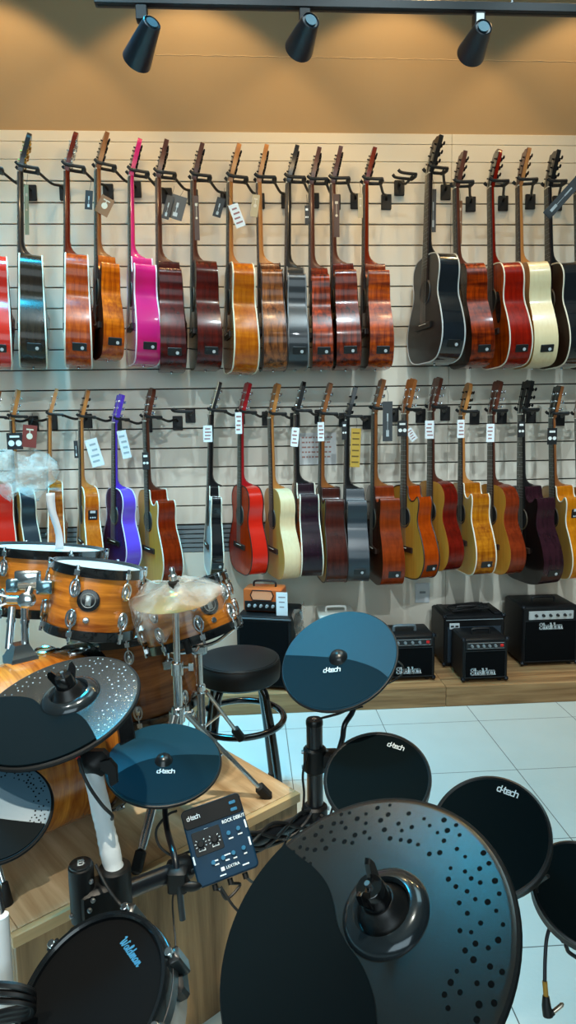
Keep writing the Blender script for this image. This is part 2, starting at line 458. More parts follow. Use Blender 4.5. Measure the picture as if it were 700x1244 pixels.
for i, (pj, p0, p1, lab) in enumerate(LAMPS):
    J = at(pj[0], pj[1], 2.62); J.z = zt0 - 0.016
    A = at(p0[0], p0[1], 2.51); B = at(p1[0], p1[1], 2.63)
    d = (B - A).normalized()
    o = empty('track_spotlight', xf(J), lab, 'spotlight', 'black track spotlights')
    I = Matrix.Translation(-J)
    MB().box((0, 0, -0.026), (0.04, 0.036, 0.052), ch=0.004).build('adapter', TR, o)
    MB().tube([J + V((0, 0, -0.05)), J + V((0, 0, -0.085)), A + d * 0.03], 0.009, 10, M=I).build('stem', TR, o)
    MB().ball(J + V((0, 0, -0.088)), 0.014, 10, M=I).build('joint', TR, o)
    Lh = (B - A).length
    T = I @ xf(A, frame(d))
    MB().lathe([(0.0001, 0.006), (0.026, 0.006), (0.028, 0), (0.031, 0.002), (0.052, Lh - 0.004), (0.052, Lh), (0.046, Lh), (0.044, Lh - 0.02), (0.0001, Lh - 0.03)], 32, T).build('shade', plain('#17202a', 0.38, spec=0.6), o)
    lm, nt, b = newmat('lamp_lens'); b.inputs['Emission Color'].default_value = lin('#ffe2b0'); b.inputs['Emission Strength'].default_value = 12
    MB().lathe([(0.0001, Lh - 0.022), (0.040, Lh - 0.022), (0.040, Lh - 0.019), (0.0001, Lh - 0.018)], 24, T).build('bulb', lm, o)
    MB().lathe([(0.0001, -0.001), (0.02, -0.001), (0.02, 0.004), (0.0001, 0.005)], 20, T).build('rear_vent', plain('#39606f', 0.5, 0.1), o)
    if i == 2: MB().rrect(0.028, 0.034, 0, 0.0008, 0.002, 0.0003, M=xf((0, -0.018, -0.026), Rw)).build('sticker', WHITE, o)
    ld = bpy.data.lights.new('track_spot_beam', 'SPOT'); ld.energy = 7; ld.color = (1.0, 0.70, 0.36); ld.spot_size = rad(95); ld.spot_blend = 0.5; ld.shadow_soft_size = 0.03
    lo = bpy.data.objects.new('track_spot_beam', ld); COL.objects.link(lo); lo.parent = o
    lo.matrix_world = xf(B - d * 0.005, frame(-d))

# ------------------------------------------------------------------ guitars
def body_half(typ):
    if typ == 'classical':
        return [(0, 0), (.085, .004), (.145, .03), (.180, .09), (.182, .155), (.155, .225), (.124, .285), (.122, .335), (.137, .385), (.134, .435), (.102, .474), (.055, .488), (0, .49)]
    if typ == 'small':
        return [(0, 0), (.08, .004), (.135, .03), (.17, .085), (.172, .145), (.142, .225), (.112, .285), (.112, .335), (.125, .38), (.12, .43), (.09, .465), (.05, .478), (0, .48)]
    return [(0, 0), (.09, .003), (.155, .026), (.194, .09), (.196, .16), (.168, .24), (.138, .30), (.134, .345), (.145, .40), (.142, .445), (.112, .485), (.06, .498), (0, .5)]
def cut_half():
    return [(0, 0), (.09, .003), (.155, .026), (.192, .09), (.194, .16), (.166, .24), (.136, .30), (.131, .345), (.140, .39), (.142, .425), (.132, .447), (.118, .445), (.096, .426), (.066, .424), (.042, .45), (.037, .485), (.03, .499), (0, .5)]
def outline(typ, cut):
    R = body_half(typ); Lh = body_half(typ)
    r = catmull([(x, z, 0) for x, z in (cut_half() if cut else R)], 5)
    l = catmull([(-x, z, 0) for x, z in Lh], 5)
    if cut and typ != 'dread':
        k = body_half(typ)[-1][1] / 0.5
        r = [V((p.x * 0.94, p.y * k, 0)) for p in r]
    pts = r + l[::-1][1:-1]
    return [(p.x, p.y) for p in pts]
YF = -0.055
def depth_at(z, dp): return dp - 0.022 * (z / 0.5)
GC = {}
def gmesh(key, fn, mat):
    k = (key, mat.name)
    if k not in GC: GC[k] = fn().mesh(key[0], mat)
    return GC[k]
def soundboard_mb(ol):
    mb = MB(); c = [(x * .995, YF - 0.0004, z) for x, z in ol]
    mb.f.append(tuple(range(len(c)))); mb.v += c
    mb2 = MB(); mb2.rings([[V((x * .99, YF + 0.0025, z)) for x, z in ol], [V((x * .995, YF, z)) for x, z in ol]])
    return mb2
def side_mb(ol, dp):
    return MB().rings([[V((x, YF + 0.0005, z)) for x, z in ol], [V((x, YF + depth_at(z, dp) * .5, z)) for x, z in ol], [V((x, YF + depth_at(z, dp), z)) for x, z in ol]], cap0=False, cap1=False)
def back_mb(ol, dp):
    rg = []
    for k, o_ in ((1, 0), (.9, .004), (.7, .009), (.4, .013), (.1, .0145)):
        rg.append([V((x * k, YF + depth_at(z, dp) + o_, .25 + (z - .25) * k)) for x, z in ol])
    return MB().rings(rg, cap0=False)
def binding_mb(ol, dp, back):
    return MB().loop([(x * 1.002, YF + (depth_at(z, dp) if back else 0.001), z) for x, z in ol], 0.0034, 6)
NZ = 0.865
def neck_mb(zb):
    rg = []
    for z, t in ((zb - .002, .082), (zb + .006, .070), (zb + .014, .050), (zb + .026, .036), (zb + .042, .027), (zb + .065, .0225), (zb + .15, .0215), (zb + .25, .0205), (NZ - .01, .0195), (NZ + .012, .019)):
        w = (.056 - (z - zb) / (NZ - zb) * .012) / 2
        r = []
        for k in range(11):
            a = PI * k / 10
            r.append(V((w * math.cos(a), YF - 0.001 + t * (math.sin(a) ** .85 if math.sin(a) > 1e-6 else 0), z)))
        rg.append(r)
    return MB().rings(rg)
HT = rad(14)
HM = Matrix.Translation((0, YF - 0.004, NZ + .004)) @ Matrix.Rotation(-HT, 4, 'X')   # head frame: z along the head, -y its face
def head_out(kind):
    if kind == 'classical': return [(.024, 0), (.030, .03), (.033, .1), (.035, .16), (.034, .176), (.022, .182), (.012, .176), (0, .186)]
    if kind == 'round': return [(.023, 0), (.031, .028), (.034, .09), (.0365, .145), (.030, .165), (.016, .176), (0, .178)]
    return [(.023, 0), (.033, .028), (.036, .09), (.039, .155), (.037, .166), (.018, .164), (0, .172)]
def head_mb(kind, y0, y1):
    h = head_out(kind); o = [(x, z) for x, z in h] + [(-x, z) for x, z in h[::-1] if x > 0]
    return MB().rings([[HM @ V((x, y, z)) for x, z in o] for y in (y0, y1)])
def tuner_mb(sgn, z, kind):
    mb = MB(); xx = .021 if kind != 'classical' else .022
    mb.cyl((sgn * xx, 0, z), (sgn * xx, -.013, z), .0032, 8, M=HM)
    mb.cyl((sgn * xx, -.0005, z), (sgn * xx, -.004, z), .0065, 10, M=HM)
    mb.box((sgn * (xx + .004), .021, z), (.018, .010, .016), M=HM)
    mb.cyl((sgn * (xx + .01), .021, z), (sgn * (xx + .03), .021, z), .0024, 8, M=HM)
    mb.ball((sgn * (xx + .035), .021, z), .0085, 10, (1.0, .55, 1.15), M=HM)
    return mb
def frets_mb():
    mb = MB()
    for n in range(1, 19):
        z = NZ - .65 * (1 - 2 ** (-n / 12))
        w = .043 + (NZ - z) / .4 * .012
        mb.box((0, YF - .0068, z), (w, .0014, .0022), ch=.0003)
    return mb
def inlay_mb():
    mb = MB()
    for n in (3, 5, 7, 9, 12, 15):
        z = NZ - .65 * (1 - 2 ** (-(n - .5) / 12))
        mb.cyl((0, YF - .0062, z), (0, YF - .0066, z), .0032, 8)
    return mb
def string_mb(i, zb):
    a = (i - 2.5); xb, xn = a * .0105, a * .0072
    side = 1 if i >= 3 else -1; k = (i - 3) if i >= 3 else (2 - i)
    tz = (.045, .085, .125)[k]
    p = HM @ V((side * .021, -.008, tz))
    return MB().tube([(xb, YF - .006, zb + .012), (xb, YF - .010, zb + .028), (xn, YF - .0085, NZ + .001), p], .0011 if i < 3 else .0008, 4)

def guitar(nut, xl, xr, yb, typ='dread', cut=False, top=None, side=None, neck=None, head='round', hfront=None, fb=None, bind=None, rosette=None, tun=None,
           panel=None, guard=None, phi=None, dp=None, label='', group='', Y=3.405, bridge=None, yn=None):
    global GUITS
    n = at(nut[0], nut[1], Y); c = at((xl + xr) / 2, yb, Y)
    ln = n.z - c.z
    zb = body_half(typ)[-1][1]
    s = ln / NZ
    dp = dp or {'dread': .118, 'classical': .10, 'small': .10}[typ]
    bearing = math.atan2(c.x, c.y)
    W = max(x for x, z in body_half(typ)) * 2 * s
    if phi is None:
        tgt = (xr - xl) / FPX * (c - CAM).length * 0.985
        phi = 0
        for _ in range(400):
            if W * math.sin(phi) + dp * s * math.cos(phi) >= tgt: break
            phi += rad(.25)
    else: phi = rad(phi)
    th = -bearing + phi
    Yc = min(Y, YW - .008 - (W / 2) * math.cos(th) - dp * s * .6 * abs(math.sin(th)))
    c = at((xl + xr) / 2, yb, Yc); n = at(nut[0], nut[1], Yc); s = (n.z - c.z) / NZ
    off = -.06 * s * math.cos(th)
    lean = math.atan2(n.x - c.x - off, n.z - c.z)
    M = Matrix.Translation(c) @ Matrix.Rotation(lean, 4, 'Y') @ Matrix.Rotation(-(PI / 2 - th), 4, 'Z') @ Matrix.Scale(s, 4)
    o = empty('acoustic_guitar' if typ != 'classical' else 'classical_guitar', M, label, 'guitar', group)
    key = (typ, cut, dp)
    ol = outline(typ, cut)
    I = lambda nm, fn, mat, par=o: inst(nm, gmesh((nm,) + key + (fn.__name__ if hasattr(fn, '__name__') and fn.__name__ != '<lambda>' else '',), fn, mat), par)
    inst('body_side', gmesh(('body_side',) + key, lambda: side_mb(ol, dp), side), o)
    inst('soundboard', gmesh(('soundboard',) + key, lambda: soundboard_mb(ol), top), o)
    inst('body_back', gmesh(('body_back',) + key, lambda: back_mb(ol, dp), side), o)
    if bind:
        inst('binding', gmesh(('binding', 'f') + key, lambda: binding_mb(ol, dp, False), bind), o)
        inst('binding', gmesh(('binding', 'b') + key, lambda: binding_mb(ol, dp, True), bind), o)
    zh = zb * .665
    inst('soundhole', gmesh(('soundhole', zh), lambda: MB().cyl((0, YF - .0001, zh), (0, YF - .0012, zh), .049, 28), plain('#060504', 0.9)), o)
    inst('rosette', gmesh(('rosette', zh), lambda: MB().loop([(.056 * math.cos(2 * PI * k / 32), YF - .0004, zh + .056 * math.sin(2 * PI * k / 32)) for k in range(32)], .0042, 6), rosette or plain('#4a3a28', .5)), o)
    zbr = .175 if typ == 'dread' else .155
    br = inst('bridge', gmesh(('bridge', zbr), lambda: MB().box((0, YF - .005, zbr), (.17, .010, .03), ch=.003), bridge or ROSEW), o)
    inst('saddle', gmesh(('saddle', zbr), lambda: MB().box((0, YF - .0108, zbr + .006), (.075, .004, .003), ch=.0006), BONE), br)
    if guard:
        gp = catmull([(.045, zh - .03, 0), (.06, zh + .005, 0), (.058, zh + .03, 0), (.085, zh + .02, 0), (.105, zh - .04, 0), (.10, zh - .1, 0), (.07, zh - .12, 0), (.05, zh - .075, 0)], 4, True)
        pg = [(-p.x, p.y) for p in gp] if guard == 'left' else [(p.x, p.y) for p in gp]
        inst('pickguard', gmesh(('pickguard', guard, zh), lambda: MB().rings([[V((x, y, z)) for x, z in pg] for y in (YF, YF - .0018)]), plain('#15110f', .15)), o)
    inst('neck', gmesh(('neck', zb), lambda: neck_mb(zb), neck), o)
    fbm = fb or ROSEW
    f_ = inst('fretboard', gmesh(('fretboard', zb), lambda: MB().rings([[V((sx * w, y, z)) for sx, y in ((-1, YF - .0003), (1, YF - .0003), (1, YF - .0062), (-1, YF - .0062))] for z, w in ((zh + .05, .0285), (NZ, .0215))]), fbm), o)
    inst('fret_wires', gmesh(('fret_wires',), frets_mb, STEEL), f_)
    if typ != 'classical': inst('inlay_dots', gmesh(('inlay_dots',), inlay_mb, BONE), f_)
    inst('nut', gmesh(('nut',), lambda: MB().box((0, YF - .0055, NZ + .0015), (.0435, .0075, .005), ch=.0008), BONE), o)
    h_ = inst('headstock', gmesh(('headstock', head), lambda: head_mb(head, .0, .017), neck), o)
    inst('head_veneer', gmesh(('head_veneer', head), lambda: head_mb(head, -.0028, .0001), hfront or neck), h_)
    tm = tun or CHROME
    for sg in (-1, 1):
        for z in (.045, .085, .125):
            inst('tuner', gmesh(('tuner', sg, z, head == 'classical'), lambda: tuner_mb(sg, z, head), tm), o)
    for i in range(6):
        inst('string', gmesh(('string', i, zbr), lambda: string_mb(i, zbr), plain('#b8b2a4', .35, .8)), o)
    # preamp panel on the side facing the room
    P = [p for p in ol if p[0] > 0]
    def side_frame(z):
        k = min(range(1, len(P) - 1), key=lambda q: abs(P[q][1] - z) + (0 if P[q][1] < .42 else 1))
        x0, z0 = P[k - 1]; x1, z1 = P[k + 1]
        t = V((x1 - x0, 0, z1 - z0)).normalized(); nn = V((t.z, 0, -t.x))
        yy = V((0, 1, 0))
        return xf((P[k][0], YF + depth_at(P[k][1], dp) * .55, P[k][1]), Matrix(((yy.x, t.x, nn.x), (yy.y, t.y, nn.y), (yy.z, t.z, nn.z))))
    if panel:
        T = side_frame({'low': .075, 'high': .33, 'mid': .36}[panel])
        w, h = {'low': (.062, .036), 'high': (.052, .085), 'mid': (.05, .05)}[panel]
        p = MB().rrect(w, h, -.004, .003, .004, .001, M=T).build('preamp_panel', BLACK, o)
        d = MB()
        if panel == 'low': d.cyl((.012, -.004, .002), (.012, -.004, .0055), .0075, 12, M=T)
        else:
            for k in range(3): d.cyl((.012 * (k - 1), -.015, .002), (.012 * (k - 1), -.015, .006), .0042, 10, M=T)
            d.rrect(.03, .014, .002, .0036, .002, .0004, M=T @ xf((0, .018, 0)))
        d.build('panel_knob', plain('#c9cdd0', .35), p)
    inst('strap_button', gmesh(('strap_button', dp), lambda: MB().ball((0, YF + dp * .5, -.004), .0065, 10), CHROME), o)
    return o, M

HG = plain('#0b0c0e', .55)
def hanger(M, label, dx=0.075, plate=None, group='black wall hangers'):
    """slat wall hanger: plate on the wall, arm, yoke and two prongs round the neck below the headstock"""
    nz_ = NZ + .022
    loc = lambda x, y, z: M @ V((x, y, z))
    ctr = loc(0, .018, nz_)
    pw = plate or V((ctr.x + dx, YW, ctr.z - .03))
    o = empty('guitar_hanger', xf(pw), label, 'guitar hanger', group)
    I = Matrix.Translation(-pw)
    MB().rrect(.052, .075, 0.0, .012, .004, .002, M=xf((0, 0, 0), Rw)).build('wall_plate', HG, o)
    MB().tube(catmull([pw + V((0, -.008, .01)), pw + V((-.01, -.05, .018)), (pw + ctr) / 2 + V((0, 0, -.005)), ctr], 4), .0065, 8, M=I).build('arm', HG, o)
    k = M.to_scale().x
    yk = MB(); yk.tube([loc(-.033, .022, nz_), loc(-.02, .026, nz_ - .005), loc(.02, .026, nz_ - .005), loc(.033, .022, nz_)], .0085 * k, 8, M=I); yk.build('yoke', HG, o)
    for sg in (-1, 1):
        MB().tube(catmull([loc(sg * .033, .026, nz_), loc(sg * .0335, -.02, nz_), loc(sg * .0335, -.056, nz_ + .003), loc(sg * .0325, -.070, nz_ + .014)], 4), .0075 * k, 8, M=I).build('prong', HG, o)
    return o
# ---- guitar finishes
def gloss(c1, c2, flame=.0, contrast=1.0, rough=.2): return wood(c1, c2, 'z', 1.0, rough=rough + .04, coat=.16, spec=.3, contrast=contrast, flame=flame, cross=48)
SPRUCE = wood('#d9a24e', '#c48a38', 'z', 1.0, rough=.3, coat=.25, contrast=.7, cross=90)
PALE = wood('#ead9b0', '#dcc595', 'z', 1.0, rough=.32, coat=.3, contrast=.7, cross=70)
GOLDT = wood('#d79a3c', '#b97a26', 'z', 1.0, rough=.3, coat=.3, contrast=.7, cross=90)
REDM = gloss('#8a2b0e', '#4a0c03', .35)
MAHO = gloss('#982b05', '#5a1200', .3)
ORANGE = gloss('#ee7408', '#8c2a00', .5)
AMBER = gloss('#d06b00', '#7a2400', .75, 1.1)
FLAME = gloss('#d24a0c', '#3a0a04', .8, 1.5)
DKRED = gloss('#6e0a01', '#240000', .6)
DKBRN = gloss('#4a2312', '#1c0a06', .5)
BRSTRIPE = gloss('#b0622a', '#3c1a08', .4, 1.6)
BLKW = gloss('#1c1511', '#0b0807', .3)
BLK = plain('#0d0e11', .16, coat=.6)
BLKS = plain('#17181b', .38, spec=.6)
BLUEBLK = plain('#1f2a32', .3, coat=.25)
PINK = plain('#d0126a', .25, coat=.3, var=.08)
PURP = plain('#6a4ad0', .2, coat=.6, var=.12)
DPURP = plain('#2a1a4a', .2, coat=.5)
RED = plain('#d4200f', .22, coat=.35, var=.1)
NECKM = wood('#a5632f', '#74401c', 'z', 1.0, rough=.35, coat=.2, contrast=.7)
NECKD = wood('#6a3420', '#3c1a10', 'z', 1.0, rough=.35, coat=.2, contrast=.7)
NECKO = wood('#c98a4a', '#a5652c', 'z', 1.0, rough=.35, coat=.2, contrast=.7)
NECKB = plain('#141213', .3, coat=.3)
CUTB = plain('#efe6d0', .35)
DARKB = plain('#2a1710', .35)
UG = 'acoustic guitars on the upper row'; LG = 'guitars on the lower row'
Gs = []
def G(short, nut, xl, xr, yb, label, grp=UG, dx=.075, hang=True, **k):
    o, M = guitar(nut, xl, xr, yb, label=label, group=grp, **k)
    Gs.append((short, o, M))
    if hang: hanger(M, 'black wall hanger holding the ' + short, dx)
BT = plain('#1a1a1c', .3, .8)
# upper row, left to right
G('red guitar cut by the left edge of the upper row', (-20, 212), -17, 10.5, 447, 'red glossy acoustic guitar on the upper row cut off by the left edge', top=RED, side=RED, neck=NECKM, bind=CUTB, phi=0, panel='low')
G('black-brown guitar seen edge-on at the upper left', (23.5, 212), 26, 53, 446, 'black-brown acoustic guitar hung edge-on, first whole guitar of the upper row', top=BLKW, side=gloss('#3a2819', '#160e09', .2), neck=NECKB, bind=CUTB, panel='low', tun=GOLDM, phi=0)
G('fiery orange sunburst guitar hung edge-on', (79.5, 211), 80, 109, 446, 'fiery orange sunburst guitar hung edge-on left of the small brown cutaway, upper row', top=FLAME, side=gloss('#d85400', '#7a1800', .35), neck=gloss('#7a2108', '#4a0c03'), bind=CUTB, panel='low', phi=0, head='round')
G('small brown cutaway beside the pink guitar', (117.5, 209), 113, 151, 438, 'small honey-brown cutaway guitar with dark face just left of the pink guitar', typ='small', cut=True, top=DKBRN, side=ORANGE, neck=NECKM, panel='low', head='square', tun=BT)
G('pink guitar', (157.5, 217), 153, 194, 444, 'hot pink acoustic guitar with pink neck and headstock, upper row', typ='dread', cut=True, top=plain('#a3105f', .2, coat=.5), side=PINK, neck=plain('#d01f6a', .25, coat=.4), bind=plain('#f0d8dc', .4), panel='low', head='round', tun=BT)
G('dark red guitar right of the pink guitar', (190, 219), 190, 225, 452, 'dark red-brown cutaway guitar hung just right of the pink guitar', cut=True, top=DKBRN, side=DKRED, neck=NECKD, panel='low', head='square', tun=BT)
G('dark mahogany guitar with the long brown tag', (233, 222), 228, 269, 450, 'dark mahogany guitar with a long brown tag, left of the natural orange one', top=BLKW, side=gloss('#660e00', '#200200', .4), neck=NECKD, panel='low', head='square', tun=BT)
G('natural orange guitar with the colourful card', (277, 224), 269, 313.5, 454, 'natural orange-brown guitar with light neck and colourful card, upper row', top=gloss('#a55a17', '#7a3a0a', .2), side=gloss('#d8790c', '#a84d00', .45), neck=NECKO, bind=CREAM, head='round', tun=BT)
G('brown striped cutaway guitar with beige tag', (312, 224), 313, 349, 450, 'brown streaky-grained cutaway guitar with light neck, right of the natural orange guitar', cut=True, top=DKBRN, side=BRSTRIPE, neck=NECKO, head='round', tun=BT, bind=DARKB)
G('slim black cutaway guitar in the middle of the upper row', (348, 224), 345, 376, 449, 'slim matte black cutaway guitar in the middle of the upper row', typ='small', cut=True, top=BLKS, side=plain('#24272b', .3, coat=.4), neck=NECKB, panel='low', head='square', tun=BT, bind=plain('#8a8a8a', .4))
G('red-orange cutaway guitar right of the slim black one', (376, 226), 377, 406, 449, 'slim red-orange flamed cutaway guitar just right of the slim black guitar', typ='small', cut=True, top=BLKW, side=FLAME, neck=NECKD, panel='low', head='square', tun=BT)
G('streaky brown sunburst cutaway with the long dark tag', (402, 225), 400, 438, 449, 'streaky brown sunburst cutaway guitar with a long dark tag beside its neck, upper row', cut=True, top=BLKW, side=gloss('#a83300', '#350600', .6, 1.5), neck=NECKD, panel='low', head='square', tun=BT)
G('amber flamed cutaway left of the empty hanger', (442, 226), 433, 477, 449, 'amber and red flamed cutaway guitar just left of the empty upper hanger', cut=True, top=DKBRN, side=gloss('#d85b00', '#640c00', .8, 1.2), neck=gloss('#8a2b07', '#5a1402'), head='square', tun=BT, panel='low')
G('big black guitar right of the empty hanger', (519, 213), 494, 560, 442, 'large black acoustic guitar showing its face, just right of the empty upper hanger', top=BLKS, side=plain('#151b22', .16, coat=.8), neck=NECKB, bind=plain('#cfd2d0', .4), panel='low', tun=BT, head='square', rosette=plain('#303236', .4), bridge=EBONY)
G('flamed brown guitar behind the big black one', (552, 229), 543, 598, 447, 'flamed red-brown guitar partly behind the big black guitar, upper row', top=DKBRN, side=gloss('#b43e00', '#4a0b00', .8, 1.2), neck=NECKD, panel='low', tun=BT, head='square')
G('cherry sunburst guitar with the black pickguard', (594, 228), 581, 642, 447, 'cherry red guitar with sunburst face and patterned black pickguard, upper row', top=gloss('#c85300', '#5a1002', .3), side=gloss('#a01600', '#640800', .2), neck=gloss('#8a1803', '#5a0900'), bind=CUTB, panel='low', guard='right', head='round', hfront=BLACKG, tun=BT)
G('pale maple guitar on the upper row', (629, 226), 618, 673, 447, 'pale cream maple guitar with orange neck on the upper row', top=GOLDT, side=PALE, neck=NECKO, panel='low', head='square', tun=BT, hfront=NECKD)
G('black guitar at the right of the upper row', (664, 228), 650, 713, 447, 'black guitar with dark brown face and white edge, right of the pale maple guitar', top=gloss('#3a1a11', '#180907', .2), side=plain('#14161a', .16, coat=.7), neck=NECKB, bind=CUTB, head='square', tun=BT, panel='low')
G('brown guitar cut by the right edge of the upper row', (700, 234), 690, 748, 447, 'dark guitar neck and body cut off by the right edge of the upper row', top=DKBRN, side=DKRED, neck=NECKD, head='square', tun=BT)
# lower row, left to right
kw = dict(grp=LG)
G('red guitar cut by the left edge of the lower row', (-10, 511), -14, 17, 688, 'red guitar on the lower row cut off by the left edge, behind the drums', top=RED, side=RED, neck=NECKM, bind=CUTB, **kw)
G('black-sided guitar with gold face at the lower left', (15, 511), 20, 52, 690, 'guitar with black sides and gold face under a plastic bag, lower left', typ='small', top=GOLDT, side=BLUEBLK, neck=NECKO, bind=CUTB, head='round', **kw)
G('slim sunburst guitar edge-on behind the toms', (59, 508), 57, 82.5, 680, 'slim honey sunburst guitar hung edge-on behind the white-headed toms', typ='small', top=GOLDT, side=gloss('#d87b15', '#7a2e01', .6), neck=NECKO, bind=CUTB, head='round', phi=0, **kw)
G('natural orange guitar left of the purple one', (97.5, 511), 96, 126, 688, 'natural orange guitar with large side control panel, just left of the purple guitar', typ='small', top=GOLDT, side=gloss('#d2701b', '#a54a06', .2), neck=NECKO, bind=CUTB, panel='high', head='round', tun=plain('#2a2a2c', .4, .5), **kw)
G('purple guitar', (139, 514), 127, 171.5, 688, 'purple acoustic guitar with purple neck and dark purple face, lower row', typ='small', top=DPURP, side=PURP, neck=plain('#5a3ac0', .25, coat=.4), bind=plain('#d8d0e0', .4), head='square', fb=EBONY, bridge=EBONY, **kw)
G('mahogany cutaway right of the purple guitar', (176.5, 512), 166, 221.5, 704, 'mahogany cutaway guitar with golden face, just right of the purple guitar', cut=True, top=GOLDT, side=MAHO, neck=NECKD, bind=CUTB, head='round', **kw)
G('thin black guitar with white edge', (255, 504), 251, 275.5, 695, 'thin black cutaway guitar with white binding, alone left of the bright red guitar', cut=True, typ='small', dp=.072, top=plain('#c9c9c6', .3), side=BLK, neck=NECKB, bind=CUTB, panel='low', head='round', hfront=CREAM, tun=CHROME, **kw)
G('bright red guitar', (291, 506), 279, 327, 695, 'bright red classical guitar with orange-red face, lower row centre', typ='classical', top=gloss('#c83300', '#a52400', .1), side=RED, neck=plain('#a8121a', .3, coat=.4), bind=DARKB, head='classical', tun=CHROME, **kw)
G('pale classical guitar right of the bright red one', (327, 508), 320, 368, 700, 'pale maple-sided classical guitar with golden face, right of the bright red guitar', typ='classical', top=SPRUCE, side=PALE, neck=NECKO, head='classical', **kw)
G('black-purple cutaway with orange face edge', (358, 504), 352, 392, 696, 'dark plum cutaway guitar with cream edge and orange face, right of the pale classical', cut=True, top=ORANGE, side=gloss('#2c0e1d', '#100610', .2), neck=NECKB, bind=CUTB, head='round', **kw)
G('rosewood cutaway with golden face near the paper notice', (389, 508), 379, 422, 703, 'rosewood-sided cutaway guitar with golden face in front of the paper notice', cut=True, top=SPRUCE, side=gloss('#541d11', '#2a0906', .3), neck=NECKM, head='classical', bind=DARKB, **kw)
G('blue-black cutaway with the yellow tag', (420, 511), 413, 448, 702, 'blue-black glossy cutaway guitar beside a yellow tag, lower row', cut=True, top=plain('#1c2328', .25, coat=.4), side=BLUEBLK, neck=NECKB, panel='low', head='classical', tun=BT, fb=EBONY, **kw)
G('brown mahogany cutaway with the dark grey tag', (453, 502), 440, 490.5, 706, 'all-brown mahogany cutaway guitar beside a dark grey tag, lower row', cut=True, top=gloss('#5a230b', '#381203', .1), side=gloss('#9c3a0b', '#6a2002', .3), neck=NECKM, panel='low', head='square', **kw)
G('amber cutaway classical', (489.5, 503), 469, 533, 699, 'amber-faced cutaway guitar with orange sides, left of the plain gold-topped one', cut=True, typ='classical', top=GOLDT, side=gloss('#b84602', '#8a2e00', .2), neck=NECKM, panel='low', head='classical', bind=DARKB, **kw)
G('gold-faced guitar with red-brown sides and no cutaway', (521.5, 500), 503, 563, 690, 'gold-topped guitar with dark cherry sides behind the amber cutaway', typ='classical', top=GOLDT, side=gloss('#7a1406', '#480800', .2), neck=NECKD, head='classical', hfront=NECKD, **kw)
G('flamed cutaway with white edges', (559, 505), 543, 600, 694, 'yellow cutaway guitar with flamed golden sides and white binding, lower row right', cut=True, top=wood('#dba64a', '#c48c34', 'z', 1.0, rough=.3, coat=.3, contrast=.7, cross=90), side=gloss('#c87e15', '#8a4303', .55, 1.2), neck=NECKO, bind=CUTB, panel='low', head='round', tun=BT, **kw)
G('tan-faced guitar with mahogany sides', (594.5, 504), 577, 637, 694, 'tan-faced guitar with plain mahogany sides, left of the dark purple-black cutaway', typ='classical', top=GOLDT, side=gloss('#8c3110', '#5a1a07', .25), neck=NECKD, head='classical', **kw)
G('dark purple-black cutaway', (631, 503), 609, 679, 705, 'dark purple-black cutaway guitar with plastic on its shoulder, lower row right', cut=True, top=plain('#15100f', .25, coat=.4), side=gloss('#3a1923', '#1c090f', .2), neck=NECKB, panel='low', head='square', tun=BT, fb=EBONY, **kw)
G('yellow cutaway with white edge near the right', (669, 507), 655, 715, 699, 'yellow cutaway guitar with white binding right of the dark purple-black cutaway', cut=True, top=SPRUCE, side=gloss('#d8850e', '#b05d00', .3), neck=NECKM, bind=CUTB, panel='mid', head='square', hfront=BLACKG, **kw)
G('gold guitar cut by the right edge', (700, 507), 688, 750, 697, 'gold-faced guitar cut off by the right edge of the lower row', typ='classical', top=GOLDT, side=MAHO, neck=NECKM, head='classical', **kw)

# empty hangers: the same hanger with nothing in it
def free(pn, pplate, label):
    n = at(pn[0], pn[1], 3.41)
    M = Matrix.Translation(n) @ Matrix.Rotation(-(PI / 2 - .2), 4, 'Z') @ Matrix.Translation((0, .055, -NZ - .022))
    p = at(pplate[0], pplate[1], YW)
    hanger(M, label, plate=p)
free((484, 213), (485, 229), 'empty black hanger between the amber flamed guitar and the big black guitar')
free((213, 500), (231.5, 505), 'empty black hanger between the mahogany cutaway and the thin black guitar')

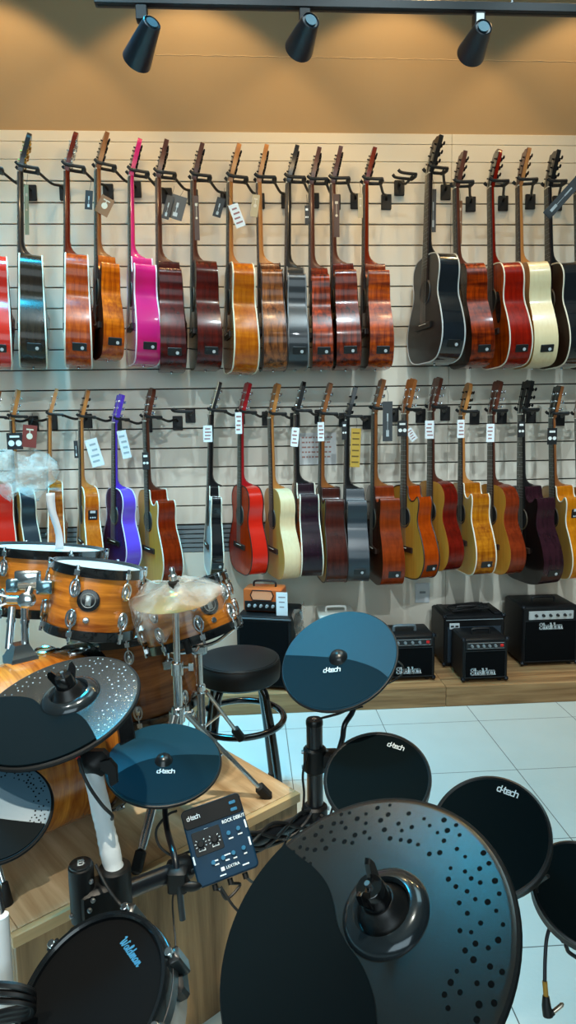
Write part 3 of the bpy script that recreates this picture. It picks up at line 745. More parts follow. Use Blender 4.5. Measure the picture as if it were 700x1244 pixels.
# ------------------------------------------------------------------ hang tags
def hangtag(px, w, h, style, label, rot=0.0, Y=3.30, yaw=0.0, up=14):
    c = at(px[0], px[1], Y); k = (c - CAM).dot(cf) / FPX
    W, Hh = w * k, h * k
    R = Matrix.Rotation(yaw, 3, 'Z') @ Matrix.Rotation(rot, 3, 'Y')
    o = empty('hang_tag', xf(c, R), label, 'tag', 'tags hanging on the guitars')
    cols = {'white': '#e6e9ea', 'brand': '#121315', 'grey': '#3a3c3e', 'brown': '#4a2c20', 'tan': '#b9a27c', 'yellow': '#c9a03c', 'green': '#9aa58c', 'red': '#7a2a20', 'rust': '#8a5a34', 'clear': '#cfd8dc', 'blk': '#1a1a1c'}
    MB().box((0, 0, 0), (W, .0016, Hh), ch=.0003).build('card', plain(cols[style], .5), o)
    pr = MB(); f = -.0012
    if style == 'brand':
        for sx in (-.22, .24): pr.cyl((sx * W, f + .0006, -.12 * Hh), (sx * W, f - .0002, -.12 * Hh), W * .19, 16)
        pr.box((0, f, .28 * Hh), (W * .6, .0008, Hh * .12), ch=.0001); pm = WHITE
    elif style == 'white' or style == 'clear':
        for q in range(4): pr.box((random.uniform(-.08, .08) * W, f, (.3 - .2 * q) * Hh), (W * random.uniform(.4, .75), .0008, Hh * .07), ch=.0001)
        pm = plain('#9a6a68' if style == 'white' else '#8fa0a8', .6)
    elif style in ('grey', 'blk'):
        pr.box((0, f, -.3 * Hh), (W * .28, .0008, Hh * .16), ch=.0001); pr.box((0, f, .1 * Hh), (W * .14, .0008, Hh * .2), ch=.0001); pr.box((0, f, -.12 * Hh), (W * .04, .0008, Hh * .34), ch=.0001); pm = plain('#b9bdbe', .6)
    elif style == 'yellow':
        for q in range(6): pr.box((0, f, (.38 - .15 * q) * Hh), (W * .7, .0008, Hh * .035), ch=.0001)
        pm = plain('#6a5218', .6)
    else:
        pr.cyl((0, f + .0006, 0), (0, f - .0002, 0), min(W, Hh) * .22, 14); pr.box((0, f, .3 * Hh), (W * .5, .0008, Hh * .06), ch=.0001); pr.box((0, f, .15 * Hh), (W * .06, .0008, Hh * .3), ch=.0001); pm = plain('#d8c8b0', .6)
    pr.build('print', pm, o)
    MB().tube(catmull([(0, .0, Hh / 2 - .004), (W * .1, .008, Hh / 2 + up * k * .5), (0, .02, Hh / 2 + up * k)], 3), .0009, 4).build('string_loop', plain('#2a2a2a', .7), o)
HTAGS = [
 ((32.5, 255), 5, 58, 'green', 'pale green strip tag behind the neck of the black-brown guitar, upper left', .05, 3.5),
 ((108, 243), 9, 22, 'blk', 'small black tag left of the neck of the small honey-brown cutaway', .1),
 ((127, 250), 17, 22, 'rust', 'rust-brown card right of the neck of the small honey-brown cutaway', .5, 3.36),
 ((215, 252), 19, 28, 'grey', 'dark grey box-shaped tag with emblem on the dark red guitar', .3, 3.34),
 ((204, 252), 9, 28, 'blk', 'narrow black tag beside the dark grey emblem tag, upper row', .3, 3.33),
 ((239, 265), 6, 52, 'brown', 'long brown tag along the neck of the dark mahogany guitar', .0),
 ((266, 252), 10, 23, 'blk', 'black tag with white print left of the natural orange guitar neck', .3),
 ((288, 262), 12, 28, 'white', 'white card with coloured print right of the natural orange guitar neck', -.35, 3.33),
 ((310, 250), 9, 26, 'tan', 'beige tag on the neck of the brown striped cutaway', .15),
 ((373, 261), 5, 22, 'brand', 'small black and white tag on the slim red-orange guitar neck', .0),
 ((409, 262), 7, 50, 'brown', 'long dark tag beside the neck of the streaky brown sunburst guitar', .0, 3.33),
 ((438, 250), 6, 28, 'tan', 'beige tag on the neck of the amber flamed guitar', .0),
 ((526.5, 256), 7, 50, 'grey', 'long dark grey tag behind the neck of the big black guitar', .0, 3.46),
 ((559, 270), 5, 50, 'rust', 'long brown tag behind the neck of the flamed brown guitar', .0, 3.46),
 ((686, 238), 12, 64, 'grey', 'big dark grey slanted tag with white print at the upper right edge', .75, 3.2),
 ((18, 536), 19, 20, 'brand', 'black tag with two white circles at the far lower left', .0),
 ((36, 530), 17, 27, 'red', 'dark red card tag right of the black circle tag at the lower left', .12),
 ((92.5, 546), 5, 21, 'blk', 'small black clip-on tag on the natural orange guitar neck, lower row', .0),
 ((115, 550), 15, 34, 'clear', 'translucent white tag between the natural orange and purple guitars', -.25, 3.36),
 ((151, 540), 11, 34, 'clear', 'translucent white tag beside the purple guitar neck', -.18, 3.36),
 ((177, 560), 8, 21, 'brand', 'black tag with two white circles on the mahogany cutaway neck', .0),
 ((252.5, 527), 11, 20, 'white', 'white price tag on the thin black guitar', .0),
 ((290, 514), 8, 26, 'white', 'white price tag on the bright red guitar', .0),
 ((358.5, 531), 9, 23, 'white', 'white price tag on the dark plum cutaway', .1),
 ((390, 524.5), 8, 23, 'white', 'white price tag on the rosewood cutaway before the paper notice', .0),
 ((432, 544), 12, 47, 'yellow', 'yellow tag hanging right of the blue-black cutaway neck', .04, 3.4),
 ((418.5, 523), 6, 22, 'brand', 'black tag with white circles on the blue-black cutaway neck', .0),
 ((471, 512), 12, 48, 'grey', 'dark grey tag with white logo right of the brown mahogany guitar head', .0),
 ((489, 520.5), 12, 19, 'brand', 'black tag with two white circles on the amber cutaway', .0),
 ((500, 528), 9, 16, 'white', 'small white and red card behind the amber cutaway neck', -.6, 3.37),
 ((522, 522), 11, 22, 'white', 'white price tag with red print on the gold-topped cherry guitar', .0),
 ((560, 521), 9, 22, 'white', 'white price tag on the flamed golden cutaway', .0),
 ((596, 526), 10, 22, 'white', 'white price tag on the tan-faced mahogany guitar', .0),
 ((633.5, 521.5), 8, 19, 'brand', 'black tag with two white circles on the dark purple-black cutaway', .0),
 ((671, 530), 12, 20, 'brand', 'black tag with two white circles on the yellow cutaway near the right', .0)]
for t in HTAGS:
    hangtag(t[0], t[1], t[2], t[3], t[4], t[5], t[6] if len(t) > 6 else 3.30)
# ------------------------------------------------------------------ amplifiers
TOLEX = plain('#090b0e', .5, bump=.35, bscale=500, spec=.3)
CLOTH = plain('#050709', .85, bump=.3, bscale=700, spec=.1)
def amp(x0, x1, yf, h, dpt, label, style, yaw=0, cat='amplifier'):
    w = x1 - x0
    M = Matrix.Translation(((x0 + x1) / 2, yf, ZP)) @ Matrix.Rotation(yaw, 4, 'Z')
    o = empty('guitar_amplifier', M, label, cat, None if style == 'cab' else 'black practice amplifiers')
    f0 = .012
    MB().box((0, dpt / 2, f0 + (h - f0) / 2), (w, dpt, h - f0), ch=.008).build('cabinet', TOLEX, o)
    for sx in (-1, 1):
        for yy in (.03, dpt - .03): MB().cyl((sx * (w / 2 - .03), yy, 0), (sx * (w / 2 - .03), yy, f0 + .002), .012, 12).build('foot', RUBBER, o)
    F = xf((0, 0, 0), Rw)                       # panel frame: x right, y up, z towards the room
    ph = .042 if style in ('F', 'L') else .055
    tot = h - f0
    if style in ('F', 'L', 'R'):
        gh = tot - ph - .035
        zg = f0 + .014 + gh / 2
        fr = MB(); hw, hh = w / 2 - .012, gh / 2
        fr.loop([(-hw, -.001, zg - hh), (hw, -.001, zg - hh), (hw, -.001, zg + hh), (-hw, -.001, zg + hh)], .003, 6)
        fr.build('grille_trim', plain('#1a1e22', .35), o)
        MB().box((0, -.001, zg), (w - .03, .004, gh - .006), ch=.001).build('grille', CLOTH, o)
        zp = f0 + tot - .008 - ph / 2 - (.006 if style != 'R' else .01)
        pw_ = w - .03 if style != 'R' else w * .80
        pm = plain('#c9ced0', .3, .4) if style == 'R' else plain('#16181b', .35)
        pxo = 0 if style != 'R' else .0
        p = MB().box((pxo, -.002, zp), (pw_, .006, ph * .82), ch=.0015).build('control_panel', pm, o)
        if style != 'R':
            ln = MB()
            for dz in (-.4, .4): ln.box((0, -.0055, zp + dz * ph * .8), (pw_ * .94, .0012, .0014), ch=.0002)
            ln.build('panel_line', plain('#aab0b2', .4), p)
        n = 5
        for k in range(n):
            kx = -pw_ * .36 + k * pw_ * .15
            if style == 'R': kx = -pw_ * .34 + k * pw_ * .16
            MB().cyl((kx, -.004, zp), (kx, -.018, zp), .0085 if style == 'R' else .0075, 14, r1=.006).build('knob', plain('#0e1013', .4) if style == 'R' else plain('#8f979b', .35, .4), p)
        if style != 'R': MB().box((pw_ * .41, -.006, zp), (.016, .008, .013), ch=.002).build('power_switch', plain('#d01a1a', .35), p)
        else:
            MB().cyl((pw_ * .42, -.003, zp), (pw_ * .42, -.008, zp), .007, 12).build('jack', STEEL, p)
        if style == 'R':
            lettering('slab', 'Sheldon', .030, .0056, o, INK, xf((-.0, -.0036, zg + gh * .36), Rw))
        else:
            lettering('slab', 'Sheldon', .030, .0056, o, INK, xf((-.012 if style == 'F' else .004, -.0036, zg - gh * .30), Rw))
    if style == 'B':
        MB().box((0, -.001, f0 + tot * .42), (w - .04, .005, tot * .72), ch=.001).build('grille', plain('#1c2a36', .6, bump=.5, bscale=220), o)
        MB().box((0, -.004, h - .02), (w - .02, .006, .003), ch=.0005).build('trim_line', plain('#7d868a', .4), o)
        p = MB().box((-w * .33, -.003, h - .052), (.052, .006, .03), ch=.001).build('jack_plate', plain('#c6cdd0', .35), o)
        for k in (-1, 1): MB().box((-w * .33 + k * .012, -.0065, h - .052), (.016, .002, .009), ch=.0006).build('jack', BLACK, p)
        for sx in (-1, 1): MB().box((sx * (w / 2 - .03), dpt * .45, h + .004), (.045, dpt * .8, .016), ch=.006).build('top_rail', TOLEX, o)
    for sx in (-1, 1):
        for zz in (f0 + .004, h - .004):
            MB().ball((sx * (w / 2 - .004), .004, zz), .012, 8).build('corner_guard', plain('#20242a', .3, .5), o)
    hm = {'L': plain('#6d777c', .35, .3), 'R': BLACK, 'F': BLACK, 'B': BLACK}[style]
    hw = w * .20
    MB().tube(catmull([(-hw, dpt * .4, h - .002), (-hw, dpt * .4, h + .016), (-hw * .8, dpt * .4, h + .026), (hw * .8, dpt * .4, h + .026), (hw, dpt * .4, h + .016), (hw, dpt * .4, h - .002)], 3), .008 if style == 'L' else .006, 8).build('handle', hm, o)
    return o
def bx(px, py, z=ZP): return atz(px, py, z)
a0, a1 = bx(635, 811), bx(699.5, 806.5)
ampR = amp(a0.x, a1.x, (a0.y + a1.y) / 2, .318, .25, 'largest black amplifier with silver control panel, right end of the plinth', 'R')
a0, a1 = bx(563, 831), bx(615, 826.5)
ampF = amp(a0.x, a1.x, (a0.y + a1.y) / 2, .222, .19, 'small black amplifier with red switch standing in front of another amplifier', 'F')
ampFx = (a0.x, a1.x, (a0.y + a1.y) / 2)
ampL = amp(bx(462, 828).x, bx(528, 826.5).x, bx(528, 826.5).y, .235, .19, 'black amplifier with grey top handle and red switch, left of the paired amplifiers', 'L')
yb_ = ampFx[2] + .215
ampB = amp(at(539, 800, yb_).x, at(612, 800, yb_).x, yb_, at(575, 748, yb_).z - ZP, .24, 'black amplifier with loose cables on its top, behind the small amplifier', 'B')
# cables lying on the back amplifier
ht = ampB.location.z + (at(575, 748, yb_).z - ZP)
ca = MB()
base = V((ampB.location.x, yb_ + .1, ht + .006))
rnd = random.Random(3)
pts = [base + V((.1 * math.sin(k * 1.3) + rnd.uniform(-.02, .02), .05 * math.cos(k * .9), .004 + .018 * abs(math.sin(k * .7)))) for k in range(22)]
ca.tube(catmull(pts, 5), .004, 6)
tag(ca.build('coiled_cable', RUBBER, base=base), 'black cable heaped on top of the rear black amplifier', 'cable')

# tall cabinet behind the stool, with a small orange amplifier head and a price card on it
cw = .27; cM = Matrix.Translation((at(322, 838, 3.11).x, 3.13, ZP)) @ Matrix.Rotation(rad(-16), 4, 'Z')
ch_ = at(320, 749, 3.13).z - ZP
o = empty('speaker_cabinet', cM, 'black speaker cabinet behind the round stool with plastic wrap on its side', 'speaker cabinet')
MB().box((0, .13, ch_ / 2 + .005), (cw, .26, ch_ - .01), ch=.006).build('cabinet', TOLEX, o)
MB().box((0, -.002, ch_ * .5), (cw - .03, .006, ch_ - .05), ch=.001).build('grille', CLOTH, o)
for sx in (-1, 1):
    for yy in (.03, .23): MB().cyl((sx * .1, yy, 0), (sx * .1, yy, .012), .012, 12).build('foot', RUBBER, o)
MB().box((0, .0, ch_ - .012), (cw, .008, .006), ch=.001).build('trim_line', plain('#5d656a', .35), o)
# plastic wrap
mpl = bpy.data.materials.new('clear_plastic_film'); mpl.use_nodes = True; nt = mpl.node_tree; N = nt.nodes; L = nt.links
b = N['Principled BSDF']; b.inputs['Base Color'].default_value = lin('#dcd2c8'); setp(b, rough=.4, spec=.4)
tr = N.new('ShaderNodeBsdfTransparent'); mxs = N.new('ShaderNodeMixShader'); nzz = N.new('ShaderNodeTexNoise'); nzz.inputs['Scale'].default_value = 15; nzz.inputs['Detail'].default_value = 5
tcc = N.new('ShaderNodeTexCoord'); L.new(tcc.outputs['Object'], nzz.inputs['Vector'])
rp = N.new('ShaderNodeMapRange'); rp.inputs[1].default_value = .38; rp.inputs[2].default_value = .68; rp.inputs[3].default_value = .10; rp.inputs[4].default_value = .5
L.new(nzz.outputs['Fac'], rp.inputs[0]); L.new(rp.outputs[0], mxs.inputs[0]); L.new(tr.outputs[0], mxs.inputs[1]); L.new(b.outputs[0], mxs.inputs[2])
L.new(mxs.outputs[0], N['Material Output'].inputs[0])
bp = N.new('ShaderNodeBump'); bp.inputs['Strength'].default_value = 1; bp.inputs['Distance'].default_value = .02; L.new(nzz.outputs['Fac'], bp.inputs['Height']); L.new(bp.outputs['Normal'], b.inputs['Normal'])
FILM = mpl
def crumple(fn, nu, nv, amp_, seed, closed=False):
    rn = random.Random(seed); mb = MB(); vs = []
    for j in range(nv + 1):
        for i in range(nu + (0 if closed else 1)):
            p = V(fn(i / nu, j / nv)); vs.append(p + V((rn.uniform(-1, 1), rn.uniform(-1, 1), rn.uniform(-1, 1))) * amp_)
    n = nu if closed else nu + 1; fs = []
    for j in range(nv):
        for i in range(nu):
            k = (i + 1) % n
            fs.append((j * n + i, j * n + k, (j + 1) * n + k, (j + 1) * n + i))
    return mb.add(vs, fs)
wr = crumple(lambda u, v: (cw / 2 + .012 + .012 * math.sin(u * 9 + v * 4), .02 + u * .25, ch_ * (.38 + .64 * v) + .02 * math.sin(u * 7)), 12, 14, .007, 5)
wr.build('plastic_wrap', FILM, o, ang=180)
hM = cM @ Matrix.Translation((-.02, .06, ch_))
o = empty('amplifier_head', hM, 'small orange amplifier head with carrying handle on top of the black speaker cabinet', 'amplifier head')
MB().box((0, .055, .062), (.19, .11, .114), ch=.006).build('housing', plain('#c2602c', .32, coat=.3), o)
MB().box((0, -.001, .034), (.176, .006, .048), ch=.001).build('control_panel', BLACK, o)
p = MB().prism([(-.045, -.022), (.045, -.022), (.055, .0), (.045, .022), (-.045, .022), (-.055, .0)], 0, .006, .001, M=xf((.0, 0, .088), Rw)).build('front_vent', plain('#e2946a', .4), o)
MB().loop([(-.047, -.006, .064), (.047, -.006, .064), (.058, -.006, .088), (.047, -.006, .112), (-.047, -.006, .112), (-.058, -.006, .088)], .003, 6).build('vent_frame', BLACK, p)
for k in range(5): MB().cyl((-.065 + .03 * k, -.003, .036), (-.065 + .03 * k, -.018, .036), .0085, 12, r1=.006).build('knob', plain('#b9c0c4', .35, .4), o)
MB().tube(catmull([(-.055, .055, .117), (-.055, .055, .135), (-.04, .055, .146), (.04, .055, .146), (.055, .055, .135), (.055, .055, .117)], 3), .005, 8).build('handle', BLACK, o)
for sx in (-1, 1): MB().box((sx * .07, .055, .003), (.03, .08, .006), ch=.001).build('foot', RUBBER, o)
pc = hM @ V((.105, -.03, 0.0)); pc.z = ZP + ch_
kc = empty('price_card', xf(pc, Matrix.Rotation(rad(-14), 3, 'Z')), 'white price card standing on the speaker cabinet beside the orange amplifier head', 'card')
MB().box((0, 0, .057), (.055, .0015, .114), ch=.0003).build('card', plain('#d9e2e6', .5), kc)
pr = MB()
for q in range(3): pr.box((0, -.0012, .09 - .024 * q), (.034 - .006 * q, .0008, .005), ch=.0001)
pr.build('print', plain('#8a7f86', .6), kc)
# pale amplifier hidden behind the upright cymbal pad
yw = 3.28
wM = Matrix.Translation((at(411, 770, yw).x, yw, ZP)); wh = at(411, 748, yw).z - ZP
o = empty('guitar_amplifier', wM, 'pale cream amplifier with top handle peeking out behind the upright teal cymbal pad', 'amplifier')
MB().box((0, .1, wh / 2 + .004), (.19, .2, wh - .008), ch=.008).build('cabinet', plain('#cfd2c8', .5), o)
MB().box((0, -.001, wh * .42), (.16, .005, wh * .66), ch=.001).build('grille', plain('#8d8a7c', .7), o)
MB().box((0, -.002, wh - .028), (.16, .006, .032), ch=.001).build('control_panel', plain('#b7bab4', .4), o)
for k in range(4): MB().cyl((-.05 + .033 * k, -.004, wh - .028), (-.05 + .033 * k, -.016, wh - .028), .008, 12).build('knob', BLACK, o)
MB().tube(catmull([(-.05, .09, wh - .004), (-.05, .09, wh + .016), (-.04, .09, wh + .024), (.04, .09, wh + .024), (.05, .09, wh + .016), (.05, .09, wh - .004)], 3), .006, 8).build('handle', plain('#e3e5e0', .4), o)
for sx in (-1, 1):
    for yy in (.03, .17): MB().cyl((sx * .07, yy, 0), (sx * .07, yy, .01), .01, 10).build('foot', RUBBER, o)

# ------------------------------------------------------------------ stool
sM = atz(292, 880, .30); sM.z = 0
o = empty('round_stool', xf(sM, Matrix.Rotation(rad(18), 3, 'Z')), 'round black padded stool with tubular legs and a foot ring beside the drum riser', 'stool')
zs_ = at(292, 797, sM.y).z
SR = .148
MB().lathe([(.0001, zs_ - .085), (SR * .9, zs_ - .085), (SR * .985, zs_ - .075), (SR, zs_ - .06), (SR * 1.01, zs_ - .035), (SR * .985, zs_ - .015), (SR * .93, zs_ - .004), (SR * .7, zs_ + .004), (SR * .3, zs_ + .006), (.0001, zs_ + .006)], 48).build('seat_cushion', plain('#0b0b0c', .5, bump=.25, bscale=160, spec=.35), o)
MB().loop([(SR * .955 * math.cos(2 * PI * k / 40), SR * .955 * math.sin(2 * PI * k / 40), zs_ - .009) for k in range(40)], .0035, 6).build('seat_piping', plain('#0b0b0b', .5), o)
for k in range(4):
    a = rad(45 + 90 * k - 12)
    d = V((math.cos(a), math.sin(a), 0))
    MB().tube(catmull([d * .04 + V((0, 0, zs_ - .088)), d * .09 + V((0, 0, zs_ - .09)), d * .115 + V((0, 0, zs_ - .115)), d * .125 + V((0, 0, zs_ - .16)), d * .15 + V((0, 0, .26)), d * .185 + V((0, 0, .014))], 5), .0135, 12).build('leg', BLACKG, o)
    MB().cyl(d * .187, d * .184 + V((0, 0, .03)), .017, 12).build('rubber_tip', RUBBER, o)
zr = at(300, 872, sM.y).z
MB().loop([(.158 * math.cos(2 * PI * k / 48), .158 * math.sin(2 * PI * k / 48), zr) for k in range(48)], .0115, 10).build('foot_ring', BLACKG, o)

# ------------------------------------------------------------------ wooden drum riser
ZR = .45
P0 = atz(365, 963, ZR); P1 = atz(15, 1139, ZR)
ex = (P0 - P1); RW = ex.length; ex.normalize(); ey = V((-ex.y, ex.x, 0))
RM = Matrix(((ex.x, ey.x, 0, P1.x), (ex.y, ey.y, 0, P1.y), (0, 0, 1, 0), (0, 0, 0, 1)))
RI = RM.inverted()
RD = 1.45
OAK = wood('#d6bd98', '#94734a', 'y', .7, rough=.45, contrast=1.0, cross=34, spec=.3)
OAKV = wood('#b4946c', '#665038', 'z', .7, rough=.55, contrast=1.1, cross=34, spec=.25)
OAKT = wood('#d8b988', '#b08e60', 'x', .5, rough=.45, contrast=.7, cross=40)
o = empty('drum_riser', RM, 'wooden drum riser with plank faces carrying the amber drum kit', 'riser')
MB().box((RW / 2, RD / 2, ZR - .011), (RW - .034, RD - .034, .022), ch=.0008).build('top_panel', OAK, o)
for c, s_ in (((RW / 2, .008, ZR - .0125), (RW, .016, .024)), ((RW / 2, RD - .008, ZR - .0125), (RW, .016, .024))):
    MB().box(c, s_, ch=.0012).build('edge_trim', OAKT, o)
for c, s_ in (((.008, RD / 2, ZR - .0125), (.016, RD - .034, .024)), ((RW - .008, RD / 2, ZR - .0125), (.016, RD - .034, .024))):
    MB().box(c, s_, ch=.0012).build('edge_trim', OAK, o)
for c, s_ in (((RW / 2, .012, (ZR - .026) / 2), (RW - .012, .012, ZR - .026)), ((RW / 2, RD - .012, (ZR - .026) / 2), (RW - .012, .012, ZR - .026)), ((.012, RD / 2, (ZR - .026) / 2), (.012, RD - .04, ZR - .026)), ((RW - .012, RD / 2, (ZR - .026) / 2), (.012, RD - .04, ZR - .026))):
    MB().box(c, s_, ch=.001).build('side_panel', OAKV, o)

# ------------------------------------------------------------------ acoustic drum kit
def ringwood(c1, c2, rough=.25):
    key = ('rw', c1, c2)
    if key in MATS: return MATS[key]
    m = wood(c1, c2, 'z', 1.0001, rough=rough, coat=.3, contrast=1.5).copy()
    for n in m.node_tree.nodes:
        if n.type == 'MAPPING': n.inputs['Scale'].default_value = (4, 4, 46)
    MATS[key] = m; return m
AMBER_SH = ringwood('#dc8c30', '#8a4610'); BROWN_SH = ringwood('#b06a2c', '#6c3812')
HEADM = plain('#dfe6e8', .4, var=.03)
HOOP = plain('#0d0f12', .25, coat=.5)
def drum(name, label, c, up, R, h, shell, nl=8, badge=None, hoop=HOOP, head2=None, face=None, hoopw=.012, lug0=0.0):
    up = V(up).normalized()
    tocam = (CAM - V(c)) if face is None else V(face)
    y = -(tocam - up * tocam.dot(up)).normalized(); x = y.cross(up)
    M = Matrix(((x.x, y.x, up.x, c[0]), (x.y, y.y, up.y, c[1]), (x.z, y.z, up.z, c[2]), (0, 0, 0, 1)))
    o = empty(name, M @ Matrix.Translation((0, 0, -h / 2)), label, 'drum')
    z0, z1 = 0, h
    MB().lathe([(R * .97, z0 + .004), (R, z0 + .004), (R, z1 - .004), (R * .97, z1 - .004)], 56).build('shell', shell, o)
    for nm, z, mt in (('top_head', z1, HEADM), ('bottom_head', z0, head2 or HEADM)):
        s_ = 1 if z > 0 else -1
        MB().lathe([(.0001, z - s_ * .001), (R * .9, z - s_ * .001), (R * 1.0, z - s_ * .001), (R * 1.012, z - s_ * .006), (R * 1.012, z - s_ * .012)] if s_ > 0 else [(R * 1.012, z + .012), (R * 1.012, z + .006), (R, z + .001), (.0001, z + .001)], 56).build(nm, mt, o)
    for z, s_ in ((z1, -1), (z0, 1)):
        a, b_ = sorted((z - s_ * .007, z + s_ * hoopw * 1.3))
        MB().lathe([(R * 1.014, a), (R * 1.045, a), (R * 1.05, a + .003), (R * 1.045, b_ - .002), (R * 1.055, b_), (R * 1.014, b_), (R * 1.014, a)], 56).build('hoop', hoop, o)
    for k in range(nl):
        a = 2 * PI * (k + .5) / nl + lug0
        T = Matrix.Rotation(a, 4, 'Z') @ Matrix.Translation((0, -R, 0))
        for z, s_ in ((z1 - .045 if h > .11 else z1 - .03, 1), (z0 + .045 if h > .11 else z0 + .03, -1)):
            mb = MB()
            mb.ball((0, -.006, z), .012, 12, (.75, .9, 1.5), M=T)
            mb.loop([(.011 * math.cos(q), -.012, z + .019 * math.sin(q) + s_ * .004) for q in [2 * PI * i / 20 for i in range(20)]], .0028, 6, M=T)
            zz = z1 if s_ > 0 else z0
            mb.cyl((0, -.010, z + s_ * .01), (0, -R * .045 - .005, zz + s_ * .004), .0026, 8, M=T)
            mb.box((0, -R * .045 - .003, zz - s_ * .006), (.013, .010, .014), M=T)
            mb.cyl((0, -R * .045 - .005, zz), (0, -R * .045 - .005, zz + s_ * .010), .004, 8, M=T)
            mb.build('lug', CHROME, o)
    if badge:
        T = Matrix.Rotation(badge[0], 4, 'Z') @ Matrix.Translation((0, -R, h * badge[1])) @ xf((0, 0, 0), Rw)
        bd = MB().lathe([(.0001, .003), (badge[2] * .8, .003), (badge[2], .0015), (badge[2], -.004)], 28, T).build('badge', plain('#15181b', .25, coat=.4), o)
        e = MB(); e.loop([(badge[2] * .62 * math.cos(2 * PI * k / 28), badge[2] * .62 * math.sin(2 * PI * k / 28), .0032) for k in range(28)], .0012, 5, M=T)
        e.box((0, 0, .0032), (badge[2] * .5, badge[2] * .9, .001), M=T, ch=.0002)
        e.build('emblem', plain('#b9c2c4', .3, .7), bd)
        MB().lathe([(.0001, .0035), (.006, .003), (.008, 0)], 14, T @ Matrix.Translation((0, -h * .3, 0))).build('air_vent', CHROME, o)
    return o, M
def updir(lean, fwd=0.0):      # lean: tilt to the right in the picture, fwd: tilt towards the camera
    v = V((0, 0, 1)); v = v + V((cr.x, cr.y, 0)).normalized() * math.tan(lean) - V((cf.x, cf.y, 0)).normalized() * math.tan(fwd)
    return v.normalized()
# kick drum: axis along the riser front
kR = .19; kL = .34
kc_end = atz(113, 880, ZR + .022 + kR)
kc_ = kc_end - ex * (kL / 2)
KD, KM = drum('bass_drum', 'amber wooden bass drum lying on its side on the riser under the toms', kc_, ex, kR, kL, AMBER_SH, nl=8, head2=BLACKM, hoopw=.022, lug0=.2)
topk = kc_end + V((0, 0, kR))
KI = KM.inverted()
# oval tom mount seat and spurs, in the drum's frame
Koff = Matrix.Translation((0, 0, kL / 2)) @ KI
vt = atz(54, 791, topk.z - .004)
MB().loop([Koff @ (V((vt.x, vt.y, topk.z - .002)) + ex * (.022 * math.cos(2 * PI * k / 24)) + ey * (.022 * math.sin(2 * PI * k / 24))) for k in range(24)], .004, 6).build('vent_ring', CHROME, KD)
for px, py in ((8, 1098),):
    ft = atz(px, py, ZR); hi = kc_ - ex * .12 - ey * .13 + V((0, 0, -.09))
    sp_ = MB().tube([Koff @ hi, Koff @ (ft + V((0, 0, .03)))], .0055, 10).build('spur', CHROME, KD)
    MB().tube([Koff @ (ft + V((0, 0, .045))), Koff @ (ft + V((0, 0, .025))), Koff @ ft], [.006, .009, .013], 12).build('rubber_tip', RUBBER, sp_)
ft = kc_ + ex * .1 + ey * .2; ft.z = ZR
hi = kc_ + ex * .1 + ey * .13 + V((0, 0, -.11))
sp_ = MB().tube([Koff @ hi, Koff @ (ft + V((0, 0, .03)))], .0055, 10).build('spur', CHROME, KD)
MB().tube([Koff @ (ft + V((0, 0, .045))), Koff @ (ft + V((0, 0, .025))), Koff @ ft], [.006, .009, .013], 12).build('rubber_tip', RUBBER, sp_)
# toms
D2 = 1.60; t2R = 52 * D2 / FPX
T2, T2M = drum('tom_drum', 'nearer amber tom drum with round black badge and white head', atd(115, 726, D2), updir(rad(9), rad(-7)), t2R, .150, AMBER_SH, nl=6, badge=(-.12, .56, .025), lug0=.12)
D1 = 1.80; t1R = 66 * D1 / FPX
T1, T1M = drum('tom_drum', 'farther amber tom drum at the left edge, behind the badged tom', atd(55, 702, D1), updir(rad(5), rad(-7)), t1R, .155, AMBER_SH, nl=6, lug0=-.15)
D3 = 1.80; t3R = 56 * D3 / FPX
T3, T3M = drum('snare_drum', 'amber drum tilted on a chrome stand beside the wrapped cymbal', atd(227, 744, D3), updir(rad(-17), rad(-9)), t3R, .135, AMBER_SH, nl=8, badge=(.50, .56, .026), lug0=-.25)
DF = 2.0; ftR = 70 * DF / FPX
fc = atd(166, 806, DF)
FT, FTM = drum('floor_tom', 'brown floor tom behind the bass drum, below the tilted drum', fc, updir(rad(-6)), ftR, .24, BROWN_SH, nl=8, lug0=.3)
FTo = Matrix.Translation((0, 0, .12)) @ FTM.inverted()
for px_, py_, (tx_, ty_) in ((177, 864, (172, 815)), (210, 872, (203, 792)), (128, 868, (128, 815))):
    f_ = atz(px_, py_, ZR); t_ = atd(tx_, ty_, DF - ftR * .95)
    if px_ == 210: f_ = atz(213, 885, ZR)
    lg = MB().tube([FTo @ (f_ + V((0, 0, .02))), FTo @ t_], .0055, 10).build('leg', CHROME, FT)
    MB().tube([FTo @ (f_ + V((0, 0, .035))), FTo @ (f_ + V((0, 0, .022))), FTo @ f_], [.007, .009, .014], 12).build('rubber_foot', RUBBER, lg)
    q = t_ + (f_ - t_).normalized() * .05
    br = MB().box(FTo @ q, (.032, .03, .034), ch=.006); br.cyl(FTo @ q, FTo @ (q + cr * .03), .004, 8); br.ball(FTo @ (q + cr * .032), .008, 8, (1, .5, 1))
    br.build('leg_bracket', CHROME, FT)
